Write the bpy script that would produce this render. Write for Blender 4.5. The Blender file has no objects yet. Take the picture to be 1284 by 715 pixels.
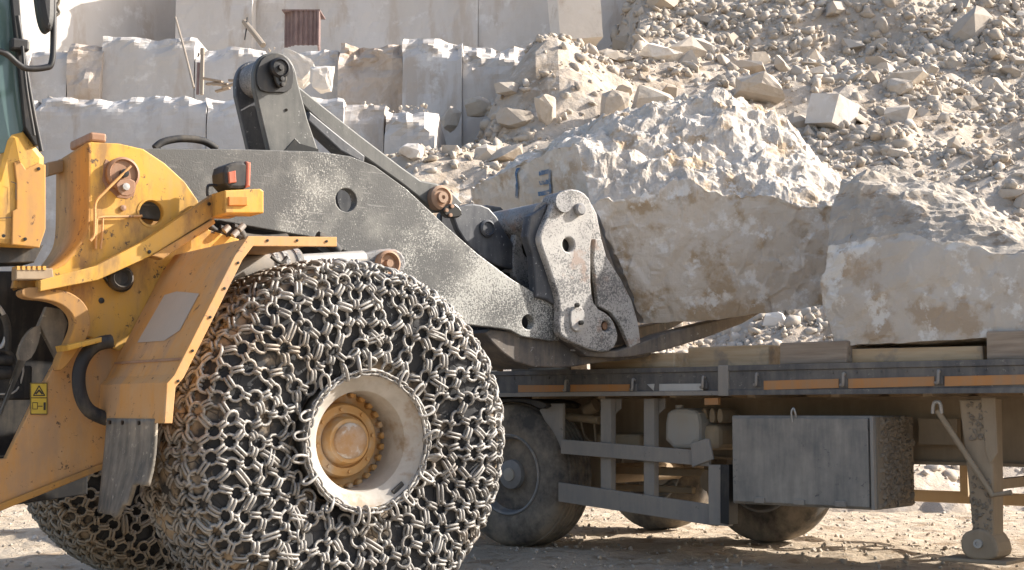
import bpy, bmesh, math, random
import numpy as np
from mathutils import Vector, Matrix, noise

R = math.radians
random.seed(7)
rng = np.random.default_rng(7)
sc = bpy.context.scene
col = sc.collection

# ------------------------------------------------------------------ camera
FPX, IW, IH = 1800.0, 1284.0, 715.0
PITCH = R(4.97)
CAM = Vector((0, 0, 0.99))
cd = bpy.data.cameras.new('camera')
cd.sensor_width = 36.0
cd.lens = 36.0 * FPX / IW
cd.clip_end = 2000
cam = bpy.data.objects.new('camera', cd)
cam.location = CAM
cam.rotation_euler = (R(90) + PITCH, 0, 0)
col.objects.link(cam)
sc.camera = cam

# ------------------------------------------------------------------ light
SUN_AZ, SUN_EL = R(12), R(31)      # azimuth measured from +X towards +Y
w = bpy.data.worlds.new('World'); sc.world = w; w.use_nodes = True
nt = w.node_tree
sky = nt.nodes.new('ShaderNodeTexSky'); sky.sky_type = 'NISHITA'; sky.sun_disc = False
sky.sun_elevation = SUN_EL
sky.sun_rotation = R(90) - SUN_AZ
sky.dust_density = 3.0; sky.air_density = 1.0; sky.ozone_density = 0.8
nt.links.new(sky.outputs[0], nt.nodes['Background'].inputs[0])
nt.nodes['Background'].inputs[1].default_value = 0.125
sd = bpy.data.lights.new('sun', 'SUN'); sd.energy = 5.0; sd.angle = R(0.55); sd.color = (1.0, 0.935, 0.845)
sun = bpy.data.objects.new('sun', sd); col.objects.link(sun)
sv = Vector((math.cos(SUN_AZ) * math.cos(SUN_EL), math.sin(SUN_AZ) * math.cos(SUN_EL), math.sin(SUN_EL)))
sun.rotation_euler = sv.to_track_quat('Z', 'Y').to_euler()
sun.location = sv * 60
sc.view_settings.view_transform = 'Standard'
sc.view_settings.look = 'None'
sc.view_settings.gamma = 1
sc.view_settings.exposure = 1.03

# ------------------------------------------------------------------ surveying helpers (sight lines -> real places)
_r = Vector((1, 0, 0)); _f = Vector((0, math.cos(PITCH), math.sin(PITCH))); _u = Vector((0, -math.sin(PITCH), math.cos(PITCH)))
def ray(px, py):
    return _f + _r * ((px - IW / 2) / FPX) + _u * ((IH / 2 - py) / FPX)
def at(px, py, Y):
    d = ray(px, py); return CAM + d * (Y / d.y)
class Frame:
    """vertical plane frame: a along F, u along I (away from the camera side), z up"""
    def __init__(s, origin, ang):
        s.o = Vector(origin); s.ang = ang
        s.F = Vector((math.cos(ang), math.sin(ang), 0)); s.I = Vector((-math.sin(ang), math.cos(ang), 0))
    def p(s, px, py, u):
        d = ray(px, py); q = s.o + s.I * u
        t = (q - CAM).dot(s.I) / d.dot(s.I)
        v = CAM + d * t - s.o
        return (v.dot(s.F), v.z)
    def poly(s, pts, u): return [s.p(x, y, u) for x, y in pts]
    def p3(s, px, py, u):
        a, z = s.p(px, py, u); return Vector((a, u, z))

# ------------------------------------------------------------------ materials
def nodes(name):
    m = bpy.data.materials.new(name); m.use_nodes = True
    t = m.node_tree; b = t.nodes['Principled BSDF']
    return m, t, b
def ramp(t, fac, stops):
    r = t.nodes.new('ShaderNodeValToRGB'); e = r.color_ramp.elements
    while len(e) < len(stops): e.new(0.5)
    for k, (p, c) in enumerate(stops):
        e[k].position = p; e[k].color = (*c, 1) if len(c) == 3 else c
    t.links.new(fac, r.inputs[0]); return r.outputs[0]
def coord(t, kind='Object', scale=(1, 1, 1), rot=(0, 0, 0)):
    c = t.nodes.new('ShaderNodeTexCoord'); mp = t.nodes.new('ShaderNodeMapping')
    mp.inputs['Scale'].default_value = scale; mp.inputs['Rotation'].default_value = rot
    t.links.new(c.outputs[kind], mp.inputs[0]); return mp.outputs[0]
def geo_pos(t, scale=(1, 1, 1), rot=(0, 0, 0)):
    c = t.nodes.new('ShaderNodeNewGeometry'); mp = t.nodes.new('ShaderNodeMapping')
    mp.inputs['Scale'].default_value = scale; mp.inputs['Rotation'].default_value = rot
    t.links.new(c.outputs['Position'], mp.inputs[0]); return mp.outputs[0]
def tex(t, vec, scale, detail=6, rough=0.6, dist=0.0):
    n = t.nodes.new('ShaderNodeTexNoise'); n.inputs['Scale'].default_value = scale
    n.inputs['Detail'].default_value = detail; n.inputs['Roughness'].default_value = rough
    n.inputs['Distortion'].default_value = dist
    t.links.new(vec, n.inputs['Vector']); return n.outputs[0]
def vor(t, vec, scale, feature='F1'):
    n = t.nodes.new('ShaderNodeTexVoronoi'); n.feature = feature; n.inputs['Scale'].default_value = scale
    t.links.new(vec, n.inputs['Vector']); return n.outputs['Distance']
def mixc(t, fac, a, b, mode='MIX'):
    n = t.nodes.new('ShaderNodeMix'); n.data_type = 'RGBA'; n.blend_type = mode
    for s, v in ((n.inputs[0], fac), (n.inputs[6], a), (n.inputs[7], b)):
        if isinstance(v, (int, float)): s.default_value = v
        elif isinstance(v, tuple): s.default_value = (*v, 1)
        else: t.links.new(v, s)
    return n.outputs[2]
def math_(t, op, a, b=0.0):
    n = t.nodes.new('ShaderNodeMath'); n.operation = op
    for s, v in ((n.inputs[0], a), (n.inputs[1], b)):
        if isinstance(v, (int, float)): s.default_value = v
        else: t.links.new(v, s)
    return n.outputs[0]
def bump(t, b, h, strength=0.4, dist=0.02):
    n = t.nodes.new('ShaderNodeBump'); n.inputs['Strength'].default_value = strength; n.inputs['Distance'].default_value = dist
    t.links.new(h, n.inputs['Height']); t.links.new(n.outputs[0], b.inputs['Normal'])
BW = ((0, (0, 0, 0)), (1, (1, 1, 1)))
def thr(t, fac, lo, hi):
    return ramp(t, fac, [(lo, (0, 0, 0)), (hi, (1, 1, 1))])

def paint(name, base, rough=0.5, dust=(0.36, 0.29, 0.2), dlo=0.45, dhi=0.75, dmax=0.75, chips=None, clo=0.66, chi=0.7, streak=True, metal=0.0, cscale=18, bmp=0.12, grime=None):
    m, t, b = nodes(name); v = geo_pos(t)
    var = tex(t, v, 2.3, 5); c = mixc(t, math_(t, 'MULTIPLY', var, 0.5), base, tuple(x * 0.6 for x in base))
    n1 = tex(t, v, 3.1, 8, 0.68)
    vs = geo_pos(t, (9, 9, 1.2)); n2 = tex(t, vs, 2.2, 5, 0.6)
    d = math_(t, 'MULTIPLY', math_(t, 'ADD', math_(t, 'MULTIPLY', n1, 0.6), math_(t, 'MULTIPLY', n2, 0.4)), 1.0) if streak else n1
    f = math_(t, 'MULTIPLY', thr(t, d, dlo, dhi), dmax)
    c = mixc(t, f, c, dust)
    if grime:
        g_ = tex(t, geo_pos(t, (3.2, 3.2, 1.1)), 1.6, 9, 0.66); c = mixc(t, math_(t, 'MULTIPLY', thr(t, g_, 0.49, 0.62), 0.8), c, grime)
    if chips:
        k = tex(t, v, cscale, 7, 0.75); c = mixc(t, thr(t, k, clo, chi), c, chips)
    t.links.new(c, b.inputs['Base Color'])
    rr = math_(t, 'ADD', math_(t, 'MULTIPLY', f, 0.35), rough); t.links.new(rr, b.inputs['Roughness'])
    b.inputs['Metallic'].default_value = metal
    bump(t, b, n1, bmp, 0.02)
    return m

M = {}
M['yellow'] = paint('yellow_paint', (0.66, 0.36, 0.045), 0.48, dust=(0.46, 0.29, 0.12), dlo=0.42, dhi=0.62, dmax=0.6, chips=(0.10, 0.06, 0.03), clo=0.605, chi=0.63, grime=(0.22, 0.12, 0.05))
M['tan_yellow'] = paint('dusty_orange_paint', (0.60, 0.29, 0.075), 0.6, dust=(0.52, 0.34, 0.19), dlo=0.38, dhi=0.64, dmax=0.75, chips=(0.14, 0.085, 0.05), clo=0.61, chi=0.635, grime=(0.40, 0.25, 0.14))
M['rust_shade_yellow'] = paint('rusty_shaded_yellow_paint', (0.55, 0.27, 0.05), 0.6, dust=(0.32, 0.19, 0.09), dlo=0.4, dhi=0.6, dmax=0.85, chips=(0.12, 0.06, 0.03), clo=0.60, chi=0.64)  # rusty plates, and the shade painted on the cab panel
M['grey_patch'] = paint('bare_primer', (0.46, 0.40, 0.34), 0.8, dmax=0.3)
M['black_metal'] = paint('black_metal', (0.018, 0.018, 0.02), 0.5, dlo=0.5, dhi=0.85, dmax=0.35)
M['rubber'] = paint('hose_rubber', (0.02, 0.02, 0.022), 0.7, dlo=0.45, dhi=0.85, dmax=0.5)
M['flap'] = paint('mudflap_rubber', (0.10, 0.095, 0.085), 0.9, dust=(0.34, 0.29, 0.23), dlo=0.4, dhi=0.65, dmax=0.8, chips=(0.4, 0.35, 0.28), clo=0.60, chi=0.66)
M['dark_grey'] = paint('dark_link_paint', (0.045, 0.05, 0.062), 0.45, dust=(0.20, 0.20, 0.2), dlo=0.45, dhi=0.7, dmax=0.6, chips=(0.35, 0.35, 0.35), clo=0.62, chi=0.66, cscale=40)
M['coupler'] = paint('worn_coupler_steel', (0.14, 0.14, 0.145), 0.55, dust=(0.56, 0.52, 0.48), dlo=0.3, dhi=0.6, dmax=0.95, chips=(0.05, 0.05, 0.05), clo=0.66, chi=0.70, cscale=30)
M['coupler_pale'] = paint('dusty_coupler_plate', (0.42, 0.39, 0.37), 0.6, dust=(0.60, 0.56, 0.51), dlo=0.3, dhi=0.6, dmax=0.9, chips=(0.09, 0.085, 0.085), clo=0.62, chi=0.66, cscale=34)
M['fork'] = paint('fork_steel', (0.07, 0.063, 0.06), 0.6, dust=(0.30, 0.24, 0.18), dlo=0.4, dhi=0.7, dmax=0.8, chips=(0.4, 0.38, 0.36), clo=0.62, chi=0.68, cscale=30)
M['steel'] = paint('bare_steel', (0.42, 0.41, 0.40), 0.4, dust=(0.5, 0.46, 0.4), dlo=0.35, dhi=0.7, dmax=0.8, metal=0.4)
M['rust_pin'] = paint('rusty_pin', (0.30, 0.16, 0.09), 0.6, dust=(0.42, 0.32, 0.24), dlo=0.4, dhi=0.7)
M['grease'] = paint('greasy_black', (0.012, 0.011, 0.010), 0.3, dlo=0.55, dhi=0.85, dmax=0.3)
M['trailer_dark'] = paint('trailer_rail_paint', (0.055, 0.058, 0.065), 0.6, dust=(0.22, 0.20, 0.175), dlo=0.36, dhi=0.64, dmax=0.85, chips=(0.26, 0.24, 0.21), clo=0.61, chi=0.66, cscale=26)
M['trailer_grey'] = paint('trailer_grey_paint', (0.25, 0.235, 0.22), 0.8, dust=(0.36, 0.315, 0.26), dlo=0.36, dhi=0.64, dmax=0.85, chips=(0.12, 0.11, 0.10), clo=0.64, chi=0.68)
M['trailer_box'] = paint('toolbox_paint', (0.17, 0.165, 0.155), 0.75, dust=(0.38, 0.34, 0.29), dlo=0.36, dhi=0.64, dmax=0.85, chips=(0.08, 0.08, 0.085), clo=0.61, chi=0.67, cscale=8)
M['trailer_brown'] = paint('trailer_beam_dust', (0.28, 0.21, 0.14), 0.85, dust=(0.42, 0.33, 0.23), dlo=0.3, dhi=0.7, dmax=0.8)
M['trailer_tan'] = paint('trailer_tan_paint', (0.40, 0.29, 0.17), 0.8, dust=(0.45, 0.37, 0.27), dlo=0.3, dhi=0.7, dmax=0.8)
M['mud_cake'] = paint('dried_mud', (0.20, 0.16, 0.12), 0.95, dust=(0.33, 0.27, 0.2), dlo=0.35, dhi=0.7, dmax=0.9, bmp=0.5)
M['tank'] = paint('plastic_tank', (0.42, 0.41, 0.38), 0.6, dust=(0.40, 0.33, 0.24), dlo=0.35, dhi=0.7, dmax=0.7)
M['orange_refl'] = paint('orange_reflector', (0.50, 0.21, 0.05), 0.5, dust=(0.34, 0.22, 0.13), dlo=0.38, dhi=0.62, dmax=0.85)
M['white_refl'] = paint('white_reflector', (0.55, 0.55, 0.53), 0.4, dust=(0.35, 0.31, 0.26), dlo=0.35, dhi=0.75, dmax=0.6)
M['orange_lens'] = paint('orange_lens', (0.72, 0.20, 0.015), 0.25, dust=(.5,.3,.15), dlo=.4, dhi=.65, dmax=0.5)
M['red_lens'] = paint('red_lens', (0.55, 0.07, 0.025), 0.2, dust=(.4,.28,.2), dlo=.4, dhi=.65, dmax=0.5)
M['sticker'] = paint('sticker_yellow', (0.62, 0.43, 0.03), 0.5, dmax=0.3)
M['ink'] = paint('sticker_ink', (0.03, 0.025, 0.02), 0.6, dmax=0.1)
M['shed'] = paint('rusty_corrugated_sheet', (0.16, 0.10, 0.095), 0.7, dust=(0.36, 0.27, 0.24), dlo=0.4, dhi=0.75, dmax=0.7)
M['pole'] = paint('weathered_pole', (0.33, 0.28, 0.23), 0.8)
M['tyre'] = paint('trailer_tyre_rubber', (0.08, 0.074, 0.068), 0.9, dust=(0.34, 0.285, 0.22), dlo=0.38, dhi=0.60, dmax=0.85, streak=False)
M['blue'] = paint('blue_spray_paint', (0.09, 0.17, 0.30), 0.85, dust=(0.5, 0.45, 0.38), dlo=0.46, dhi=0.66, dmax=0.7, chips=(0.52, 0.46, 0.39), clo=0.58, chi=0.62, cscale=30, streak=False)

def mat_arm():
    m, t, b = nodes('scratched_grey_arm_paint'); v = geo_pos(t)
    base = mixc(t, tex(t, v, 1.6, 6), (0.048, 0.049, 0.049), (0.092, 0.092, 0.089))
    # wear grows along the arm towards the coupler (object coordinates)
    c = t.nodes.new('ShaderNodeTexCoord'); sx = t.nodes.new('ShaderNodeSeparateXYZ'); t.links.new(c.outputs['Object'], sx.inputs[0])
    grow = ramp(t, math_(t, 'MULTIPLY', math_(t, 'ADD', sx.outputs[0], 0.6), 0.34), [(0.0, (0, 0, 0)), (1.0, (1, 1, 1))])
    patch = tex(t, v, 1.9, 4, 0.5)
    wear = math_(t, 'ADD', math_(t, 'MULTIPLY', grow, 0.24), math_(t, 'MULTIPLY', math_(t, 'SUBTRACT', patch, 0.5), 0.75))
    # flecks: stretched noise at two directions
    f1 = tex(t, geo_pos(t, (70, 70, 150), (0, 0.6, 0.5)), 1.0, 3, 0.6)
    f2 = tex(t, geo_pos(t, (150, 150, 60), (0.2, 0.5, 0.0)), 1.0, 3, 0.6)
    f = math_(t, 'MAXIMUM', f1, f2)
    fl = thr(t, math_(t, 'ADD', f, wear), 0.70, 0.80)
    col_ = mixc(t, math_(t, 'MULTIPLY', fl, 0.85), base, (0.50, 0.49, 0.45))
    haze = math_(t, 'MULTIPLY', thr(t, math_(t, 'ADD', tex(t, v, 5, 7), math_(t, 'MULTIPLY', wear, 0.6)), 0.52, 0.85), 0.45)
    col_ = mixc(t, haze, col_, (0.40, 0.39, 0.35))
    # a few long scratches
    s = tex(t, geo_pos(t, (3, 3, 60), (0, 0.5, 0.2)), 1.0, 4, 0.7)
    col_ = mixc(t, math_(t, 'MULTIPLY', thr(t, s, 0.63, 0.66), 0.3), col_, (0.45, 0.44, 0.42))
    t.links.new(col_, b.inputs['Base Color'])
    b.inputs['Metallic'].default_value = 0.0
    t.links.new(math_(t, 'SUBTRACT', 0.58, math_(t, 'MULTIPLY', fl, 0.2)), b.inputs['Roughness'])
    bump(t, b, f, 0.35, 0.006)
    return m
M['arm'] = mat_arm()
M['arm_clean'] = paint('grey_green_paint', (0.062, 0.065, 0.063), 0.5, dust=(0.20, 0.195, 0.18), dlo=0.42, dhi=0.66, dmax=0.6, chips=(0.42, 0.42, 0.40), clo=0.63, chi=0.66, cscale=45)
def mat_coupler(name, pale, pale2, dark, lo, hi):
    m, t, b = nodes(name); v = geo_pos(t)
    c = mixc(t, thr(t, tex(t, v, 3.5, 6, .65), .38, .62), pale, pale2)
    f = math_(t, 'MAXIMUM', tex(t, geo_pos(t, (60, 60, 110), (0, .5, .4)), 1.0, 4, .65), tex(t, geo_pos(t, (120, 120, 55), (.2, .4, 0)), 1.0, 4, .65))
    z = math_(t, 'MULTIPLY', math_(t, 'SUBTRACT', tex(t, v, 4.2, 5, .6), .5), .55)
    fl = thr(t, math_(t, 'ADD', f, z), lo, hi)
    c = mixc(t, math_(t, 'MULTIPLY', fl, .9), c, dark)
    c = mixc(t, math_(t, 'MULTIPLY', thr(t, tex(t, v, 6, 6, .6), .57, .64), .6), c, (0.30, 0.20, 0.15))
    t.links.new(c, b.inputs['Base Color']); t.links.new(math_(t, 'SUBTRACT', .75, math_(t, 'MULTIPLY', fl, .3)), b.inputs['Roughness'])
    bump(t, b, f, .35, .006); return m
M['coupler_pale'] = mat_coupler('dusty_coupler_plate', (0.36, 0.34, 0.32), (0.46, 0.44, 0.41), (0.08, 0.08, 0.082), .53, .63)
M['coupler'] = mat_coupler('worn_coupler_steel', (0.20, 0.20, 0.205), (0.36, 0.35, 0.34), (0.05, 0.05, 0.055), .53, .63)

def mat_chain():
    m, t, b = nodes('dusty_chain_steel'); v = geo_pos(t)
    g = t.nodes.new('ShaderNodeNewGeometry')
    n = tex(t, v, 5, 6); k = tex(t, v, 60, 4)
    c = mixc(t, thr(t, n, 0.42, 0.64), (0.24, 0.225, 0.205), (0.45, 0.43, 0.40))
    c = mixc(t, math_(t, 'MULTIPLY', thr(t, tex(t, v, 2.2, 5), 0.55, 0.66), .7), c, (0.33, 0.265, 0.20))
    c = mixc(t, math_(t, 'MULTIPLY', g.outputs['Random Per Island'], 0.35), c, (0.16, 0.15, 0.145))
    c = mixc(t, thr(t, k, 0.62, 0.68), c, (0.09, 0.085, 0.08))
    t.links.new(c, b.inputs['Base Color']); b.inputs['Metallic'].default_value = 0.125
    t.links.new(math_(t, 'ADD', 0.36, math_(t, 'MULTIPLY', n, 0.4)), b.inputs['Roughness'])
    bump(t, b, k, 0.4, 0.003)
    return m
M['chain'] = mat_chain()
M['chain_mud_shade'] = paint('muddy_shaded_chain', (0.34, 0.31, 0.27), 0.7, dust=(0.30, 0.24, 0.17), dlo=0.4, dhi=0.6, dmax=0.9, streak=False)  # mud brown, with the far wheel's shade also put into the colour

def mat_chain_tyre():
    m, t, b = nodes('muddy_loader_tyre'); v = geo_pos(t)
    c = t.nodes.new('ShaderNodeTexCoord'); sx = t.nodes.new('ShaderNodeSeparateXYZ'); t.links.new(c.outputs['Object'], sx.inputs[0])
    tread = ramp(t, sx.outputs[1], [(0.0, (0, 0, 0)), (1.0, (1, 1, 1))])
    # tread zone: |y| small (object y runs along the axle)
    ay = math_(t, 'ABSOLUTE', sx.outputs[1])
    zone = ramp(t, ay, [(0.29, (1, 1, 1)), (0.42, (0, 0, 0))])
    n = tex(t, v, 4.2, 7, 0.6)
    f = thr(t, math_(t, 'ADD', n, math_(t, 'MULTIPLY', zone, 0.22)), 0.60, 0.74)
    base = mixc(t, tex(t, v, 9, 5), (0.012, 0.013, 0.016), (0.045, 0.045, 0.046))
    cr = thr(t, vor(t, v, 11, 'DISTANCE_TO_EDGE'), 0.01, 0.05)
    mud = mixc(t, cr, (0.12, 0.085, 0.055), mixc(t, tex(t, v, 6, 5), (0.27, 0.20, 0.13), (0.38, 0.30, 0.21)))
    t.links.new(mixc(t, f, base, mud), b.inputs['Base Color']); b.inputs['Roughness'].default_value = 0.8
    bump(t, b, math_(t, 'MULTIPLY', n, cr), 0.5, 0.02)
    return m
M['chain_tyre'] = mat_chain_tyre()

def mat_rim(name, c1, c2, c3, lo, hi):
    m, t, b = nodes(name); v = geo_pos(t)
    n = tex(t, v, 7, 7, 0.65); k = tex(t, v, 2.5, 3)
    c = mixc(t, thr(t, n, 0.4, 0.65), c1, c2)
    c = mixc(t, thr(t, math_(t, 'ADD', math_(t, 'MULTIPLY', n, .5), math_(t, 'MULTIPLY', k, .5)), lo, hi), c, c3)
    t.links.new(c, b.inputs['Base Color']); b.inputs['Roughness'].default_value = 0.62
    bump(t, b, n, 0.15, 0.01); return m
M['rim'] = mat_rim('dusty_rim', (0.36, 0.325, 0.28), (0.46, 0.43, 0.39), (0.28, 0.215, 0.15), 0.51, 0.58)
M['hub'] = mat_rim('dusty_yellow_hub', (0.52, 0.28, 0.09), (0.54, 0.35, 0.165), (0.50, 0.40, 0.30), 0.5, 0.60)
M['hub_cap'] = mat_rim('muddy_hub_cap', (0.38, 0.22, 0.10), (0.46, 0.37, 0.30), (0.56, 0.52, 0.48), 0.50, 0.54)
M['trailer_rim'] = mat_rim('trailer_rim_paint', (0.19, 0.19, 0.19), (0.28, 0.27, 0.26), (0.36, 0.32, 0.27), 0.52, 0.6)

def stone(name, c1, c2, c3, c4, s1=1.2, s2=7, lo3=0.56, hi3=0.66, lo4=0.6, hi4=0.68, bmp=0.5, bscale=14, bd=0.03, streak=(1, 1, 1), rand=0.0):
    m, t, b = nodes(name); v = geo_pos(t); vs = geo_pos(t, streak)
    c = mixc(t, thr(t, tex(t, vs, s1, 6), 0.35, 0.65), c1, c2)
    c = mixc(t, thr(t, tex(t, vs, s1 * 2.3, 8, 0.62), lo3, hi3), c, c3)
    c = mixc(t, thr(t, tex(t, v, s2, 8, 0.68), lo4, hi4), c, c4)
    if rand:
        g = t.nodes.new('ShaderNodeNewGeometry'); o = t.nodes.new('ShaderNodeObjectInfo')
        rr = math_(t, 'FRACT', math_(t, 'ADD', g.outputs['Random Per Island'], o.outputs['Random']))
        c = mixc(t, math_(t, 'MULTIPLY', rr, rand), c, c3)
        r2 = math_(t, 'FRACT', math_(t, 'MULTIPLY', rr, 7.31))
        c = mixc(t, math_(t, 'MULTIPLY', r2, rand * 0.55), c, (0.34, 0.31, 0.28))
    t.links.new(c, b.inputs['Base Color']); b.inputs['Roughness'].default_value = 0.9
    b.inputs['Specular IOR Level'].default_value = 0.25
    h = math_(t, 'ADD', tex(t, v, bscale, 9, 0.7), math_(t, 'MULTIPLY', vor(t, v, bscale * 0.8), -0.5))
    bump(t, b, h, bmp, bd); return m
M['block_sawn'] = stone('dirty_marble_face', (0.53, 0.465, 0.39), (0.61, 0.555, 0.49), (0.42, 0.325, 0.225), (0.71, 0.68, 0.64), 1.3, 5.0, 0.52, 0.60, 0.53, 0.60, 0.7, 16, 0.02)
M['block_end'] = stone('sawn_marble_end', (0.56, 0.50, 0.43), (0.63, 0.58, 0.52), (0.48, 0.39, 0.30), (0.68, 0.65, 0.60), 1.6, 6, 0.52, 0.60, 0.54, 0.64, 0.6, 16, 0.02)
M['block_rough'] = stone('broken_marble', (0.50, 0.445, 0.385), (0.60, 0.55, 0.49), (0.44, 0.335, 0.23), (0.66, 0.62, 0.57), 1.9, 14, 0.53, 0.62, 0.54, 0.62, 0.8, 30, 0.02)
M['block_b_face'] = stone('pale_marble_face', (0.52, 0.455, 0.38), (0.59, 0.535, 0.465), (0.44, 0.35, 0.26), (0.69, 0.66, 0.61), 1.6, 4.4, 0.52, 0.60, 0.54, 0.60, 0.6, 11, 0.025)
M['block_b_rough'] = stone('half_shaded_broken_marble', (0.33, 0.285, 0.235), (0.46, 0.41, 0.35), (0.28, 0.21, 0.145), (0.58, 0.53, 0.47), 2.0, 9, 0.57, 0.66, 0.55, 0.66, 0.7, 16, 0.025, streak=(1, 1, 2.2))  # broken top of the trailer block, half shade put into its grey tone
M['bench'] = stone('quarry_wall', (0.50, 0.465, 0.43), (0.57, 0.54, 0.515), (0.47, 0.415, 0.365), (0.62, 0.595, 0.57), 0.45, 1.6, 0.54, 0.62, 0.55, 0.64, 0.4, 4, 0.03, streak=(1.6, 1.6, 0.4))
M['bench_tan'] = stone('quarry_wall_stained', (0.47, 0.39, 0.32), (0.54, 0.47, 0.41), (0.40, 0.31, 0.24), (0.58, 0.52, 0.46), 0.5, 2.5, 0.5, 0.66, 0.55, 0.7, 0.5, 4, 0.06, streak=(1.6, 1.6, 0.4))
M['bench_rough'] = stone('quarry_broken_edge', (0.56, 0.50, 0.43), (0.66, 0.61, 0.55), (0.44, 0.35, 0.26), (0.7, 0.66, 0.6), 0.8, 5, 0.55, 0.65, 0.5, 0.65, 0.9, 7, 0.08)
M['rock'] = stone('loose_marble_rock', (0.47, 0.415, 0.35), (0.55, 0.495, 0.43), (0.40, 0.325, 0.245), (0.59, 0.55, 0.495), 1.5, 8, 0.55, 0.7, 0.55, 0.7, 0.4, 12, 0.02, rand=0.7)
M['white_rock'] = stone('clean_marble_rock', (0.62, 0.57, 0.51), (0.68, 0.63, 0.57), (0.5, 0.42, 0.34), (0.7, 0.66, 0.62), 1.0, 6, 0.58, 0.72, 0.55, 0.7, 0.35, 8, 0.03)
M['scree'] = stone('rubble_soil', (0.41, 0.34, 0.27), (0.48, 0.415, 0.345), (0.34, 0.27, 0.20), (0.54, 0.485, 0.425), 0.35, 5, 0.52, 0.6, 0.54, 0.66, 0.7, 7, 0.06)
M['ground'] = stone('quarry_floor', (0.52, 0.42, 0.31), (0.59, 0.495, 0.385), (0.38, 0.285, 0.195), (0.60, 0.52, 0.42), 1.4, 9, 0.52, 0.62, 0.54, 0.64, 1.0, 9, 0.09)
def mat_wood(name, a, b_):
    m, t, b = nodes(name); v = coord(t, 'Object', (1.0, 14, 14)); n = tex(t, v, 2.0, 6)
    c = mixc(t, thr(t, n, 0.35, 0.65), a, b_)
    c = mixc(t, thr(t, tex(t, geo_pos(t), 6, 6), 0.55, 0.7), c, (0.30, 0.24, 0.18))
    t.links.new(c, b.inputs['Base Color']); b.inputs['Roughness'].default_value = 0.85; bump(t, b, n, 0.3, 0.01); return m
M['timber'] = mat_wood('pale_timber', (0.46, 0.31, 0.17), (0.58, 0.44, 0.28))
M['timber_old'] = mat_wood('dusty_timber', (0.22, 0.165, 0.12), (0.36, 0.29, 0.22))
def mat_glass():
    m, t, b = nodes('tinted_cab_glass'); b.inputs['Base Color'].default_value = (0.13, 0.20, 0.19, 1)
    b.inputs['Roughness'].default_value = 0.08; b.inputs['Alpha'].default_value = 1.0
    b.inputs['Transmission Weight'].default_value = 0.35
    return m
M['glass'] = mat_glass()

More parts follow.
